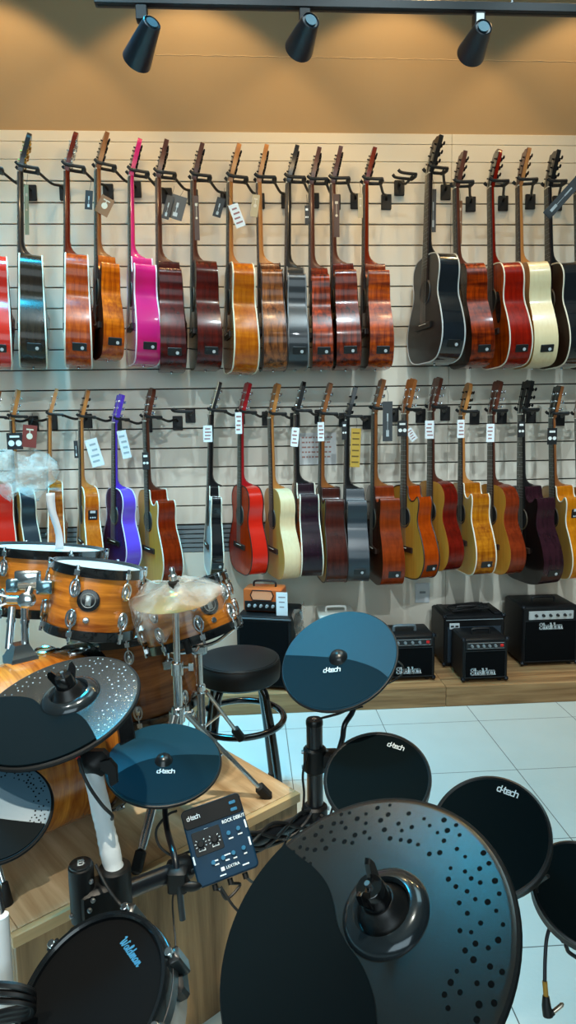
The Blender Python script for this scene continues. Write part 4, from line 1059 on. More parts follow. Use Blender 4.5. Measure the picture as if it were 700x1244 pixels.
# double tom mount on the bass drum
mb0 = atz(25, 799, topk.z + .002)
o = empty('tom_mount', xf(mb0), 'chrome double-tube tom holder standing on top of the bass drum', 'drum hardware')
I = Matrix.Translation(-mb0)
RB = Matrix((( ex.x, ey.x, 0), (ex.y, ey.y, 0), (0, 0, 1)))
MB().rings([[xf((0, 0, 0), RB) @ V((sx * w_, sy * w_, z)) for sx, sy in ((-1, -1), (1, -1), (1, 1), (-1, 1))] for z, w_ in ((-.012, .030), (.004, .030), (.008, .027), (.03, .017), (.034, .016))]).build('base_plate', CHROME, o)
mtops = []
for k, (px, top) in enumerate(((27, (30, 738)), (17, (15, 737)))):
    p_lo = V((0, 0, .02)) + ex * (.012 if k == 0 else -.018) + ey * (0 if k == 0 else .02)
    D_ = (mb0 - CAM).dot(cf) + (0 if k == 0 else .02)
    p_hi = atd(top[0], top[1], D_) - mb0
    tb = MB().tube([p_lo, p_hi], .0085, 14).build('tube', CHROME, o)
    MB().cyl(p_lo.lerp(p_hi, .62), p_lo.lerp(p_hi, .70), .0105, 14).build('collar', CHROME, tb)
    mtops.append(p_hi)
j0 = atd(32, 729, (mb0 - CAM).dot(cf) - .02) - mb0
MB().lathe([(.0001, .012), (.012, .012), (.0175, .008), (.0175, -.012), (.012, -.016), (.0001, -.016)], 28, xf(j0, frame(-cf))).build('clamp_wheel', CHROME, o)
MB().cyl(j0 + cf * .004 - cr * .045, j0 + cf * .004 + cr * .005, .011, 14, ch=.002).build('clamp_barrel', CHROME, o)
for dz in (-.006, .006): MB().tube([j0 + cf * .004 - cr * .04 + cu * dz, j0 - cr * .062 + cu * dz * 2.2], .0035, 8).build('wing_key', CHROME, o)
j1 = atd(38, 711, (mb0 - CAM).dot(cf)) - mb0
MB().cyl(j1 - cr * .04, j1 + cr * .03, .011, 16, ch=.002).build('tom_arm', plain('#d8cfc0', .2, .9), o)
MB().box(j1 + cr * .035 - cu * .004, (.035, .03, .042), rot=frame(-cf, cr), ch=.004).build('arm_block', plain('#7fa3b2', .2, .9), o)
MB().box(j1 - cr * .04 - cu * .0, (.026, .03, .036), rot=frame(-cf, cr), ch=.006).build('arm_block', plain('#7fa3b2', .2, .9), o)
MB().box(j1 + cu * .018 - cr * .008, (.055, .03, .022), rot=frame(-cf, cr), ch=.004).build('drum_bracket', CHROME, o)
MB().tube([j0, j1 + cu * .0], .009, 10).build('tom_arm', CHROME, o)

# ---- stands
def tripod(o, I, P, zhub, feet, r=.006, hubr=.013, zb=None):
    for f in feet:
        a = V((P.x, P.y, zhub)) + (V((f.x, f.y, zhub)) - V((P.x, P.y, zhub))).normalized() * .016
        fo = f + V((0, 0, .012)); mid = a.lerp(fo, .86)
        side = (fo - a).cross(V((0, 0, 1))).normalized() * .006
        lg = MB()
        for s_ in (-1, 1): lg.tube([a + side * s_, mid + side * s_ * .7, fo], .0058, 8, M=I)
        lg.tube([a, fo], .0036, 6, M=I)
        lg = lg.build('leg', CHROME, o)
        d = (fo - a).normalized()
        MB().box(I @ (fo - d * .004), (.022, .024, .05), rot=frame(d), ch=.006).build('rubber_foot', RUBBER, lg)
        lo = V((P.x, P.y, (zb or ZR + .05)))
        MB().tube([lo, a.lerp(fo, .48)], .0042, 8, M=I).build('brace', CHROME, o)
        MB().cyl(a.lerp(fo, .48) - side * 1.6, a.lerp(fo, .48) + side * 1.6, .005, 8, M=I).build('rivet', CHROME, o)
F1 = atz(322, 969, ZR); F2 = atz(168, 1056, ZR)
CP = at(217, 900, 1.53); CPx = V((CP.x, CP.y, 0))
F3 = CPx + ((CPx - F1).normalized() + (CPx - F2).normalized()).normalized() * .2; F3.z = ZR
sb = V((CPx.x, CPx.y, ZR))
o = empty('cymbal_stand', xf(sb), 'chrome tripod cymbal stand holding the plastic-wrapped cymbal on the riser', 'cymbal stand')
I = Matrix.Translation(-sb)
zc = at(213, 722, 1.53).z; zh = at(217, 866, 1.53).z
tripod(o, I, CPx, zh, [F1, F2, F3])
topx = at(213, 722, 1.53)
p_lo = V((CPx.x, CPx.y, ZR + .06)); p_hi = V((topx.x, topx.y, zc - .015))
def onp(z): return p_lo.lerp(p_hi, (z - p_lo.z) / (p_hi.z - p_lo.z))
zm = at(217, 810, 1.53).z
MB().tube([p_lo, onp(zm)], .0105, 16, M=I).build('lower_tube', CHROME, o)
MB().tube([onp(zm), p_hi], .008, 14, M=I).build('upper_tube', CHROME, o)
MB().cyl(onp(zm - .02), onp(zm + .012), .0145, 16, ch=.002, M=I).build('collar', CHROME, o)
w_ = MB(); w_.cyl(onp(zm), onp(zm) + cr * .028, .004, 8, M=I); w_.box(I @ (onp(zm) + cr * .032), (.012, .005, .022), ch=.002); w_.build('wing_nut', CHROME, o)
MB().cyl(onp(zh - .022), onp(zh + .016), .016, 16, ch=.002, M=I).build('hub', CHROME, o)
w_ = MB(); w_.cyl(onp(zh), onp(zh) + cr * .03, .004, 8, M=I); w_.ball(I @ (onp(zh) + cr * .033), .008, 8, (.6, .6, 1.2)); w_.build('wing_nut', CHROME, o)
MB().cyl(p_hi, p_hi + V((0, 0, .065)), .0035, 10, M=I).build('threaded_rod', CHROME, o)
# cymbal and its bag
up_c = updir(rad(-4), rad(6))
cR = .10
o = empty('crash_cymbal', xf(topx, frame(up_c)), 'bronze cymbal under a clear plastic bag on the chrome stand', 'cymbal')
MB().lathe([(.006, .016), (.014, .0155), (.024, .011), (.028, .006), (cR * .6, .001), (cR, -.007), (cR, -.0082), (cR * .6, -.0004), (.027, .0045), (.022, .0095), (.006, .0145)], 48).build('disc', plain('#b99a58', .28, .9), o)
MB().cyl((0, 0, .0165), (0, 0, .034), .013, 20, ch=.003).build('felt_washer', plain('#141414', .9), o)
MB().lathe([(.0001, .066), (.004, .066), (.0065, .060), (.0065, .05), (.010, .046), (.010, .035), (.0001, .034)], 16).build('wing_nut', CHROME, o)
def bagfn(u, v):
    a = 2 * PI * u
    if v < .5: r = .02 + (cR * 1.12 - .02) * (v / .5); z = .028 - .028 * (v / .5) ** 1.5
    else: r = cR * (1.12 - .18 * (v - .5)); z = -(.035 + .035 * max(0, math.cos(a - 3.3))) * (v - .5) / .5
    k = 1 + .07 * math.sin(3 * a + 1)
    return (r * k * math.cos(a), r * k * math.sin(a), z + .006 * math.sin(5 * a + 6 * v) - (.02 if math.cos(a - 3.4) > .3 and v > .6 else 0))
bag = crumple(bagfn, 40, 12, .0032, 9, True).build('plastic_bag', FILM, base=None, ang=180)
bag.matrix_world = xf(topx, frame(up_c)); tag(bag, 'clear crumpled plastic bag draped over the cymbal on the chrome stand', 'plastic bag')

# snare stand
SB = atz(246, 905, ZR)
zt3 = at(243, 786, SB.y).z
o = empty('snare_stand', xf(SB), 'chrome basket stand under the tilted amber drum, right of the cymbal stand', 'drum stand')
I = Matrix.Translation(-SB)
ang0 = .5
tripod(o, I, SB, ZR + .16, [SB + V((math.cos(a), math.sin(a), 0)) * .11 for a in (ang0 + 2.2, ang0 + 4.3, ang0 + 6.4 - .35)])
tp = V((SB.x, SB.y, zt3))
MB().tube([SB + V((0, 0, .05)), SB.lerp(tp, .55)], .0115, 16, M=I).build('lower_tube', CHROME, o)
MB().tube([SB.lerp(tp, .5), tp], .0085, 14, M=I).build('upper_tube', CHROME, o)
for q in (.3, .56): MB().cyl(SB.lerp(tp, q), SB.lerp(tp, q + .06), .015, 16, ch=.002, M=I).build('collar', CHROME, o)
MB().box((0, 0, zt3 - ZR - .005), (.045, .035, .03), ch=.006).build('tilter', CHROME, o)
T3up = V(T3M.col[2][:3]); T3c = V(T3M.col[3][:3]); T3x = V(T3M.col[0][:3]); T3y = V(T3M.col[1][:3])
for a in (20, 140, 260):
    d = T3x * math.cos(rad(a)) + T3y * math.sin(rad(a))
    e = T3c - T3up * (.0675 + .016) + d * (t3R * .98)
    arm = MB().tube(catmull([tp, tp.lerp(e, .5) - V((0, 0, .012)), e, e + d * t3R * .10 + T3up * .004, e + d * t3R * .11 + T3up * .022], 4), .0055, 10, M=I).build('basket_arm', CHROME, o)
    MB().cyl(e + d * t3R * .11 - T3up * .006, e + d * t3R * .11 + T3up * .03, .009, 10, ch=.002, M=I).build('rubber_grip', RUBBER, arm)
# cover strip on tom and the plastic bag by the left guitars
s0 = atd(71, 668, 1.80)
t1top = T1M @ V((0, 0, .0825)); n1 = V(T1M.col[2][:3])
d_ = ray(72, 668); k_ = (t1top - CAM).dot(n1) / d_.dot(n1); s0 = CAM + d_ * k_
stp = crumple(lambda u, v: (-.010 + .020 * u - .012 * v + .004 * math.sin(v * 6), .004 * math.sin(v * 5 + u * 3), .146 * v), 2, 16, .0006, 4)
so = stp.build('paper_strip', plain('#cdd3da', .5), ang=180); so.location = s0 + V((0, 0, .001)); tag(so, 'white paper strip standing up on the head of the farther tom', 'paper strip')
so.modifiers.new('thick', 'SOLIDIFY').thickness = .001
pb_ = at(26, 577, 3.22)
def bag2(u, v):
    a = 2 * PI * u; s_ = math.sin(PI * (.08 + .84 * v))
    return (.16 * s_ ** .6 * math.cos(a) * (1 + .12 * math.sin(5 * v + 2 * a)), .05 * s_ * math.sin(a), .105 - .21 * v + .018 * math.sin(2 * a + 4 * v))
b2 = crumple(bag2, 28, 12, .009, 12, True).build('plastic_bag', FILM, ang=180); b2.location = pb_
tag(b2, 'clear crumpled plastic bag over the guitars at the lower left edge', 'plastic bag')
# ------------------------------------------------------------------ electronic drum kit
PADU = plain('#063c52', .5, bump=.12, bscale=900, spec=.3)
PADL = plain('#032330', .7, bump=.12, bscale=900, spec=.1)
PADK = plain('#061114', .75, bump=.12, bscale=700, spec=.04)
CYMD = plain('#151615', .27, bump=.9, bscale=900, spec=.75)
CYMP = plain('#040e12', .65, bump=.06, bscale=500, spec=.08)
EDGE = plain('#0a0c0d', .5)
def padframe(cx, cy, a, b, t, D):
    c = atd(cx, cy, D); v = (c - CAM).normalized()
    rr = (cr - v * cr.dot(v)).normalized(); uu = rr.cross(v); uu = -uu if uu.dot(cu) < 0 else uu
    m_ = -rr * math.sin(rad(t)) + uu * math.cos(rad(t))
    be = math.acos(min(1, b / a))
    n = (-v * math.cos(be) + m_ * math.sin(be)).normalized()
    x = (cr - n * cr.dot(n)).normalized(); y = n.cross(x)
    M = Matrix(((x.x, y.x, n.x, c.x), (x.y, y.y, n.y, c.y), (x.z, y.z, n.z, c.z), (0, 0, 0, 1)))
    R = a * (c - CAM).length / FPX * math.cos(math.atan2((V((cx - 350, cy - 622, 0))).length, FPX)) ** 0.5
    return M, R
def padn(cx, cy, D, n, R):
    c = atd(cx, cy, D); n = V(n).normalized()
    x = (cr - n * cr.dot(n)).normalized(); y = n.cross(x)
    return Matrix(((x.x, y.x, n.x, c.x), (x.y, y.y, n.y, c.y), (x.z, y.z, n.z, c.z), (0, 0, 0, 1))), R
def onpad(M, px, z=0.0):
    Mi = M.inverted(); p = Mi @ CAM; d = Mi.to_3x3() @ ray(*px)
    return p + d * ((z - p.z) / d.z)
def pxcurve(M, R, pts): return [tuple(onpad(M, q) / R)[:2] for q in pts]
def zone(curve, R, z0, z1, k=.985, side=-1):
    """part of the disc below/left of a curve whose ends lie on the rim"""
    c = [V((p[0] * R, p[1] * R)) for p in curve]
    c3 = [V((p.x, p.y, 0)) for p in c]; cc = [V((p.x, p.y)) for p in catmull(c3, 5)]
    a0 = math.atan2(cc[-1].y, cc[-1].x); a1 = math.atan2(cc[0].y, cc[0].x)
    if side < 0:
        while a1 > a0: a1 -= 2 * PI
    else:
        while a1 < a0: a1 += 2 * PI
    arc = [V((R * k * math.cos(a0 + (a1 - a0) * i / 40), R * k * math.sin(a0 + (a1 - a0) * i / 40))) for i in range(41)]
    cc[0] = arc[-1]; cc[-1] = arc[0]
    out = cc + arc[1:-1]
    return MB().rings([[V((p.x, p.y, z)) for p in out] for z in (z0, z1)])
def disc(R, th, seg=72): return MB().lathe([(.0001, -th), (R * .985, -th), (R, -th * .7), (R * 1.0, -.0012), (R * .992, 0), (R * .5, .0006), (.0001, .0006)], seg)
def logo(o, text, u, v_, h, w, rot, mat=INK, font='tech', z=.0016):
    return lettering(font, text, h, w, o, mat, xf((u, v_, z), Matrix.Rotation(rot, 3, 'Z')))
# --- two-tone teal cymbal pads
def tealpad(MR, label, curve, logopx, logoh, logorot):
    M, R = MR; curve = pxcurve(M, R, curve)
    o = empty('cymbal_pad', M, label, 'cymbal pad', 'round teal cymbal pads')
    disc(R, .010).build('disc', PADU, o)
    zone(curve, R, .0003, .0013).build('strike_zone', PADL, o)
    MB().loop([(R * .994 * math.cos(2 * PI * k / 72), R * .994 * math.sin(2 * PI * k / 72), -.006) for k in range(72)], .0042, 8).build('edge_rim', EDGE, o)
    q = R * .15
    MB().lathe([(q * 1.1, .0008), (q, .003), (q * .85, .009), (q * .55, .0135), (.0001, .015)], 28).build('bell_cap', plain('#131a1e', .3, coat=.3), o)
    p = M.inverted() @ CAM; d = (M.inverted().to_3x3() @ ray(*logopx)); s_ = p + d * (-p.z / d.z)
    logo(o, 'd-tech', s_.x, s_.y, logoh, logoh * .17, logorot)
    MB().lathe([(.0001, -.034), (.014, -.034), (.020, -.028), (.024, -.012), (.024, -.009), (.0001, -.009)], 20).build('mount_boss', EDGE, o)
    return o, M, R
C_, CM, CRr = tealpad(padn(199, 924.5, 1.42, (.058, -.26, .964), .1184), 'flat teal two-tone cymbal pad beside the drum module, in front of the riser', [(133, 947), (155, 933), (178, 923.6), (205, 918.6), (232, 917), (270, 918)], (201.5, 938), .0108, rad(4))
Dp, DM, DRr = tealpad(padn(411, 799, 1.50, (-.346, -.478, .807), .1321), 'upright teal two-tone cymbal pad in front of the plinth, on the right rack post', [(344, 796), (371, 797), (397, 798.6), (423, 801.4), (443, 806.6), (460, 814), (471.4, 823)], (403.5, 814.5), .0115, rad(-8))
# --- black round tom pads
def blackpad(MR, label, logopx=None, logoh=.014, logorot=0):
    M, R = MR
    o = empty('drum_pad', M, label, 'drum pad', 'round black drum pads')
    MB().lathe([(.0001, -.024), (R * .9, -.024), (R * .97, -.020), (R * .985, -.006), (R * .985, -.003), (.0001, -.003)], 64).build('pad_body', EDGE, o)
    MB().lathe([(R * .93, -.003), (R * .985, -.004), (R, -.001), (R * .998, .003), (R * .965, .0045), (R * .93, .002)], 64).build('rim', plain('#0e1215', .35), o)
    MB().lathe([(R * .955, -.001), (R * .95, .0025), (R * .5, .003), (.0001, .003)], 64).build('playing_surface', PADK, o)
    MB().lathe([(.0001, -.05), (.016, -.05), (.022, -.04), (.026, -.024), (.0001, -.023)], 20).build('mount_boss', EDGE, o)
    if logopx:
        p = M.inverted() @ CAM; d = (M.inverted().to_3x3() @ ray(*logopx)); s_ = p + d * ((.003 - p.z) / d.z)
        logo(o, 'd-tech', s_.x, s_.y, logoh, logoh * .17, logorot, z=.0032)
    return o, M, R
Ep, EM, ERr = blackpad(padframe(458, 945, 63, 52, 8, 1.36), 'black drum pad just right of the rack post, below the upright teal pad', (481, 907), .0106, rad(-27))
Gp, GM_, GRr = blackpad(padn(594.3, 1014, 1.16, (-.427, -.458, .78), .104), 'black drum pad over the white tiles, right of the big dark cymbal pad', (617, 962), .0112, rad(-33))
Hp, HM_, HRr = blackpad(padframe(712, 1086, 58, 50, -40, 1.16), 'black drum pad cut off by the right edge over the tiles')
# --- dark textured cymbals with bell and wing nut
DIMP = plain('#04080a', .6, spec=.1); STUD = plain('#a9bcc4', .25, .3)  # pale stud colour stands in for glints on the bumps
def cymbal(MR, label, curve, dots, seed, wingrot, dark=True, bell=None, side=-1, th=.010, dm=None):
    M, R = MR; curve = pxcurve(M, R, curve) if bell else curve; dm = dm or CYMD
    o = empty('cymbal_pad', M, label, 'cymbal pad')
    MB().lathe([(.0001, -th), (R * .985, -th), (R, -th * .6), (R, -.0015), (R * .992, -.0002), (R * .96, .0004), (R * .4, .0022), (.0001, .0024)], 96).build('disc', dm, o)
    MB().loop([(R * .996 * math.cos(2 * PI * k / 90), R * .996 * math.sin(2 * PI * k / 90), -.005) for k in range(90)], .0045, 8).build('edge_rim', plain('#0b1013', .65, spec=.3), o)
    zone(curve, R, .0005, .0042, .99, side).build('strike_zone', CYMP, o)
    rn = random.Random(seed); mb = MB(); placed = []
    a0, a1 = dots; tries = 0
    while len(placed) < 95 and tries < 6000:
        tries += 1
        a = rad(rn.uniform(a0, a1)); r = R * rn.uniform(.66, .955)
        p = V((r * math.cos(a), r * math.sin(a), 0))
        if all((p - q).length > R * .062 for q in placed):
            placed.append(p)
            s_ = R * rn.uniform(.013, .021) * (1 if dark else .6); zz = .0022 - .0018 * (r / R - .4) / .56
            if dark: mb.lathe([(s_, zz - .0002), (s_ * .94, zz + .0003), (.0001, zz + .0003)], 12, xf(p))
            else: mb.ball((p.x, p.y, zz), s_, 8, (1, 1, .5))
    if bell: tag(mb.build('dimple_pattern', DIMP if dark else STUD, o), kind='stuff')
    else: tag(mb.build('dimple_pattern', DIMP, o), kind='stuff')
    if bell:
        bc = onpad(M, bell[:2], .006); bc.z = 0; B = Matrix.Translation(bc)
        b_ = R * bell[2]
        MB().lathe([(b_, .001), (b_ * .985, .005), (b_ * .9, .011), (b_ * .78, .015), (b_ * .66, .016), (b_ * .61, .013), (b_ * .60, .004), (.0001, .004)], 48, B).build('bell', plain('#2a343a', .2, .5, coat=.5), o)
        MB().lathe([(b_ * .585, .004), (b_ * .585, .009), (b_ * .50, .014), (b_ * .44, .022), (b_ * .36, .028), (.0001, .029)], 32, B).build('rubber_cup', plain('#0a0c0e', .38), o)
        k = b_ / .055
        w_ = MB(); w_.cyl((0, 0, .027), (0, 0, .052 * k), b_ * .34, 20, r1=b_ * .30, ch=.001, M=B)
        T = B @ Matrix.Rotation(wingrot, 4, 'Z')
        for s_ in (-1, 1):
            w_.prism([(0, 0), (b_ * .34, .004), (b_ * .47, .026 * k), (b_ * .42, .038 * k), (b_ * .30, .036 * k), (b_ * .16, .022 * k), (0, .020 * k)], -.0035, .0035, .001, M=T @ xf((0, 0, .032), Matrix(((s_, 0, 0), (0, 0, s_), (0, 1, 0)))))
        w_.build('wing_nut', BLACKG, o)
        MB().cyl((bc.x, bc.y, .05 * k), (bc.x, bc.y, .058 * k), .0035, 10).build('rod_tip', STEEL, o)
    MB().lathe([(.0001, -.045), (.012, -.045), (.018, -.034), (.022, -.014), (.022, -.009), (.0001, -.009)], 20).build('mount_boss', EDGE, o)
    return o, M, R
A_, AM, AR = cymbal(padn(69.3, 858, 1.22, (-.167, -.262, .95), .1475), 'dark cymbal pad with glinting studs and wing nut at the left, over the bass drum', [(-12, 850), (20, 848), (40, 851), (52, 860), (70, 866), (90, 867), (103, 875), (112, 888), (117, 898)], (-42, 175), 11, .5, dark=False, side=-1, bell=(85, 844, .37))
F_, FM_, FR = cymbal(padn(437, 1133.5, .80, (-.438, -.23, .869), .1858), 'huge dark dimpled cymbal pad in the foreground with black bell and wing nut', [(343, 1024), (362, 1040), (385, 1058), (400, 1078), (407, 1100), (412, 1125), (424, 1150), (440, 1172), (452, 1200), (458, 1230), (460, 1300)], (-60, 128), 21, 1.2, dark=True, side=-1, bell=(467, 1106, .30))
B_, BM, BR_ = cymbal(padframe(-4, 985, 58, 50, 20, 1.10), 'blue-grey dimpled cymbal pad cut off by the left edge, below the studded one', [(-1, -.1), (-.4, -.14), (.3, -.18), (.98, -.2)], (-15, 190), 31, .5, dark=True, side=-1, dm=plain('#4f7286', .4, bump=.3, bscale=500))  # disc colour made paler to stand in for the reflection on it

# ---- tom pad with mesh head at the bottom left
IMm, IR = padn(113, 1211.5, 1.0, (-.322, -.364, .874), .119)
o = empty('drum_pad', IMm, 'black mesh-head drum pad with bronze rim and script lettering, bottom left corner', 'drum pad')
MB().lathe([(.0001, -.105), (IR * .84, -.105), (IR * .93, -.094), (IR * .97, -.03), (IR * .99, -.010), (IR * .99, -.004), (.0001, -.004)], 64).build('shell', plain('#0c0f12', .3, coat=.3), o)
MB().lathe([(IR * .94, .001), (IR * .5, .0015), (.0001, .0015)], 64).build('mesh_head', plain('#07090b', .7, bump=.3, bscale=1500, spec=.1), o)
MB().lathe([(IR * .93, -.004), (IR * .93, .007), (IR * .955, .0105), (IR * .995, .0105), (IR * 1.015, .006), (IR * 1.02, -.012), (IR * 1.0, -.012)], 72).build('rim', plain('#11161a', .25, .1, coat=.5), o)
MB().lathe([(IR * 1.002, -.012), (IR * 1.03, -.013), (IR * 1.035, -.03), (IR * 1.0, -.032)], 72).build('hoop_band', plain('#141a1f', .3, coat=.3), o)
Ii = IMm.inverted()
for px, py in ((154, 1103), (209, 1158), (68, 1153), (190, 1250)):
    p = Ii @ CAM; d = Ii.to_3x3() @ ray(px, py); q = p + d * ((.002 - p.z) / d.z); q.z = 0; q = q.normalized() * IR * 1.055
    lg = MB().box((q.x * .99, q.y * .99, -.024), (.026, .022, .05), rot=Matrix.Rotation(math.atan2(q.y, q.x), 3, 'Z'), ch=.004).build('lug', plain('#0f1418', .3, coat=.3), o)
    MB().cyl((q.x, q.y, -.01), (q.x, q.y, .012), .0065, 12, ch=.001).build('tension_screw', CHROME, lg)
p = Ii @ CAM; d = Ii.to_3x3() @ ray(159, 1156); q = p + d * ((.0016 - p.z) / d.z)
lettering('script', 'Waldman', .0125, .0017, o, plain('#58b4e4', .4), xf((q.x, q.y, .0017), Matrix.Rotation(rad(-47), 3, 'Z')), slant=.15)
tw = Ii @ atd(205, 1180, 1.02)
MB().box((tw.x * .99, tw.y * .99, -.050), (.034, .055, .04), rot=Matrix.Rotation(math.atan2(tw.y, tw.x), 3, 'Z'), ch=.008).build('mount_block', BLACKM, o)

# ------------------------------------------------------------------ rack
RKM = plain('#10141a', .32, coat=.4)
LJ = atd(120, 1075, 1.19); RJ = atd(383, 985, 1.50)
lb = V((LJ.x, LJ.y, 0))
o = empty('drum_rack', xf(lb), 'black tubular drum rack with clamps carrying the pads in front of the riser', 'drum rack')
I = Matrix.Translation(-lb)
def T_(name, pts, r, mat=RKM, par=None, seg=16): return MB().tube(pts, r, seg, M=I).build(name, mat, par or o)
# right post
rt = atd(382, 874, 1.52); rtop = V((rt.x, rt.y, rt.z)); RPx = V((rtop.x, rtop.y, 0))
T_('post', [RPx + V((0, 0, .012)), rtop], .0185)
MB().lathe([(.0001, .001), (.0175, .001), (.0195, -.003), (.0195, -.012), (.0185, -.013)], 20, I @ xf(rtop)).build('post_cap', plain('#0a0b0c', .3), o)
MB().ball(I @ (rtop + V((0, 0, .001))), .006, 10, (1, 1, .4)).build('cap_screw', CHROME, o)
MB().cyl(RPx, RPx + V((0, 0, .02)), .027, 18, ch=.004, M=I).build('rubber_foot', RUBBER, o)
def clampat(p, axis=V((0, 0, 1)), h=.055, r=.026):
    c = MB().cyl(p - axis * h / 2, p + axis * h / 2, r, 20, ch=.005, M=I).build('clamp', BLACKM, o)
    f = frame(axis)
    w = MB()
    for s_ in (-1, 1): w.cyl(p + f.col[0] * (r + .004) + axis * s_ * h * .3, p - f.col[0] * (r + .004) + axis * s_ * h * .3, .0045, 8, M=I)
    w.build('bolt', STEEL, c)
    return c
zc1 = at(382, 922, rtop.y).z
pc1 = V((RPx.x, RPx.y, zc1)); clampat(pc1, h=.06)
zb = LJ.z; barR = V((RPx.x, RPx.y, zb - .0)); 
zbr_ = at(378, 992, rtop.y).z; barR.z = zbr_
clampat(barR, h=.06, r=.028)
# left post with two sleeves
LP = V((LJ.x, LJ.y, 0)) 
s1 = atd(139, 1052, 1.20)
LPx = V((s1.x, s1.y, 0))
T_('post', [LPx + V((0, 0, .012)), V((s1.x, s1.y, s1.z - .03))], .0185)
MB().cyl(LPx, LPx + V((0, 0, .02)), .027, 18, ch=.004, M=I).build('rubber_foot', RUBBER, o)
MB().cyl(s1 - V((0, 0, .12)), s1, .0285, 24, ch=.003, M=I).build('sleeve', BLACKM, o)
s2 = atd(98, 1050, 1.17); 
MB().cyl(s2 - V((0, 0, .105)), s2, .0215, 24, ch=.003, M=I).build('sleeve', BLACKM, o)
cp = MB().cyl(s2 - V((0, 0, .004)), s2 + V((0, 0, .003)), .0195, 24, ch=.0015, M=I).build('post_cap', plain('#10181d', .25, coat=.4), o)
TB = I @ xf(s2 + V((0, 0, .0032)), Matrix.Rotation(rad(12), 3, 'Z'))
lg = MB()
lg.ribbon([(-.004, -.007), (-.004, .007), (.003, .007), (.005, .004), (.003, .0005), (-.004, .0005)], .0024, M=TB); lg.ribbon([(.003, .0005), (.006, -.003), (.003, -.007), (-.004, -.007)], .0024, M=TB)
lg.build('emblem', INK, cp)
mid = (s1 + s2) / 2 - V((0, 0, .075))
dd = (s2 - s1); dd.z = 0; dd.normalize()
MB().box(I @ mid, (.07, .05, .085), rot=frame(V((0, 0, 1)), dd), ch=.006).build('joint_block', BLACKM, o)
MB().box(I @ (mid + dd * .012 - V((0, 0, .055))), (.085, .045, .05), rot=frame(V((0, 0, 1)), dd), ch=.012).build('joint_block', BLACKM, o)
for (px, py) in ((111, 1071), (113, 1094), (109, 1106), (87, 1113)):
    q = atd(px, py, 1.145); MB().ball(I @ q, .0045, 8).build('hex_bolt', STEEL, o)
# cross bar
barL = s1 - V((0, 0, .055)); 
T_('cross_bar', [barL, barR], .0165)
# wrapped upright above the left joint
u0 = s1 - V((0, 0, .012)); u1 = atd(112, 934, 1.215)
T_('upright', [u0, u1], .015)
wrp = MB(); n_ = 26; prof = []
rn = random.Random(2)
pts = [u0.lerp(u1, k / n_) for k in range(n_ + 1)]
rads = [.0158 + .0018 * abs(math.sin(k * 1.7)) * (1.0 if k < 9 else .45) + rn.uniform(0, .0012) for k in range(n_ + 1)]
wrp.tube(pts, rads, 20, M=I); wrp.build('plastic_wrap', plain('#dfe8ec', .35, bump=.4, bscale=120), o)
# wing clamp on top of the upright
cl = MB().box(I @ (u1 + cu * .012 + cr * .004), (.050, .045, .045), rot=frame(-cf, cr), ch=.014); cl = cl.build('tilter', BLACKM, o)
MB().prism([(-.008, .012), (.010, .016), (.022, .002), (.024, -.026), (.012, -.034), (.006, -.012), (-.006, -.004)], -.006, .006, .002, M=I @ xf(u1 + cr * .026 + cu * .008 - cf * .012, frame(-cf, cr))).build('wing_screw', BLACKM, o)
ab = AM @ V((0, 0, -.040))
T_('cymbal_arm', catmull([u1 + cu * .02, u1.lerp(ab, .45) + cu * .004, ab], 4), .006)
# arm carrying the flat teal pad
c0 = barL.lerp(barR, (215 - 145) / (383 - 145) * .92)
cb = CM @ V((0, 0, -.030))
clampat(c0, (barR - barL).normalized(), .045, .023)
armb = atd(222, 1117, (c0 - CAM).dot(cf) - .035); armt = atd(214, 1050, (c0 - CAM).dot(cf) - .03)
T_('pad_arm', catmull([armb, armt, atd(202, 1000, 1.36), cb], 5), .0062)
MB().box(I @ (c0 - cf * .030 + V((0, 0, -.004))), (.036, .03, .05), rot=frame(V((0, 0, 1)), cr), ch=.006).build('arm_clamp', BLACKM, o)
q = atd(232, 1077, (c0 - CAM).dot(cf) - .04)
w_ = MB(); w_.ball(I @ q, .014, 12, (1.5, .5, .7)); w_.cyl(q, c0, .005, 8, M=I); w_.build('wing_screw', BLACKM, o)
# arm for the upright teal pad and the pad below it
db = DM @ V((0, 0, -.030))
T_('pad_arm', catmull([pc1 + cr * .03, atd(409, 917, 1.50), atd(416, 898, 1.50), atd(419, 880, 1.5), atd(430, 856, 1.52), db], 5), .0062)
MB().box(I @ (pc1 + cr * .034), (.05, .035, .04), rot=frame(V((0, 0, 1)), cr), ch=.006).build('arm_clamp', BLACKM, o)
eb = EM @ V((0, 0, -.045))
T_('pad_arm', catmull([pc1 + cr * .05 - V((0, 0, .01)), pc1.lerp(eb, .5) - V((0, 0, .03)), eb], 5), .0075)
# second run of the rack to the right, hidden under the foreground cymbal
R2 = atd(560, 1120, 1.12); R2x = V((R2.x, R2.y, 0)); R2t = V((R2.x, R2.y, barR.z + .02))
T_('cross_bar', [barR, V((R2.x, R2.y, barR.z))], .0165)
T_('post', [R2x + V((0, 0, .012)), R2t], .0185)
MB().cyl(R2x, R2x + V((0, 0, .02)), .027, 18, ch=.004, M=I).build('rubber_foot', RUBBER, o)
clampat(V((R2.x, R2.y, barR.z)), h=.06, r=.028)
gb = GM_ @ V((0, 0, -.045)); hb = HM_ @ V((0, 0, -.045))
bq = V((R2.x, R2.y, barR.z))
T_('pad_arm', catmull([bq, bq.lerp(gb, .6) - V((0, 0, .02)), gb], 5), .0075)
T_('pad_arm', catmull([gb + V((0, 0, -.006)), gb.lerp(hb, .5) - V((0, 0, .03)), hb], 5), .0065)
fb_ = FM_ @ V((0, 0, -.040))
f0 = barR.lerp(bq, .55)
clampat(f0, (bq - barR).normalized(), .05, .023)
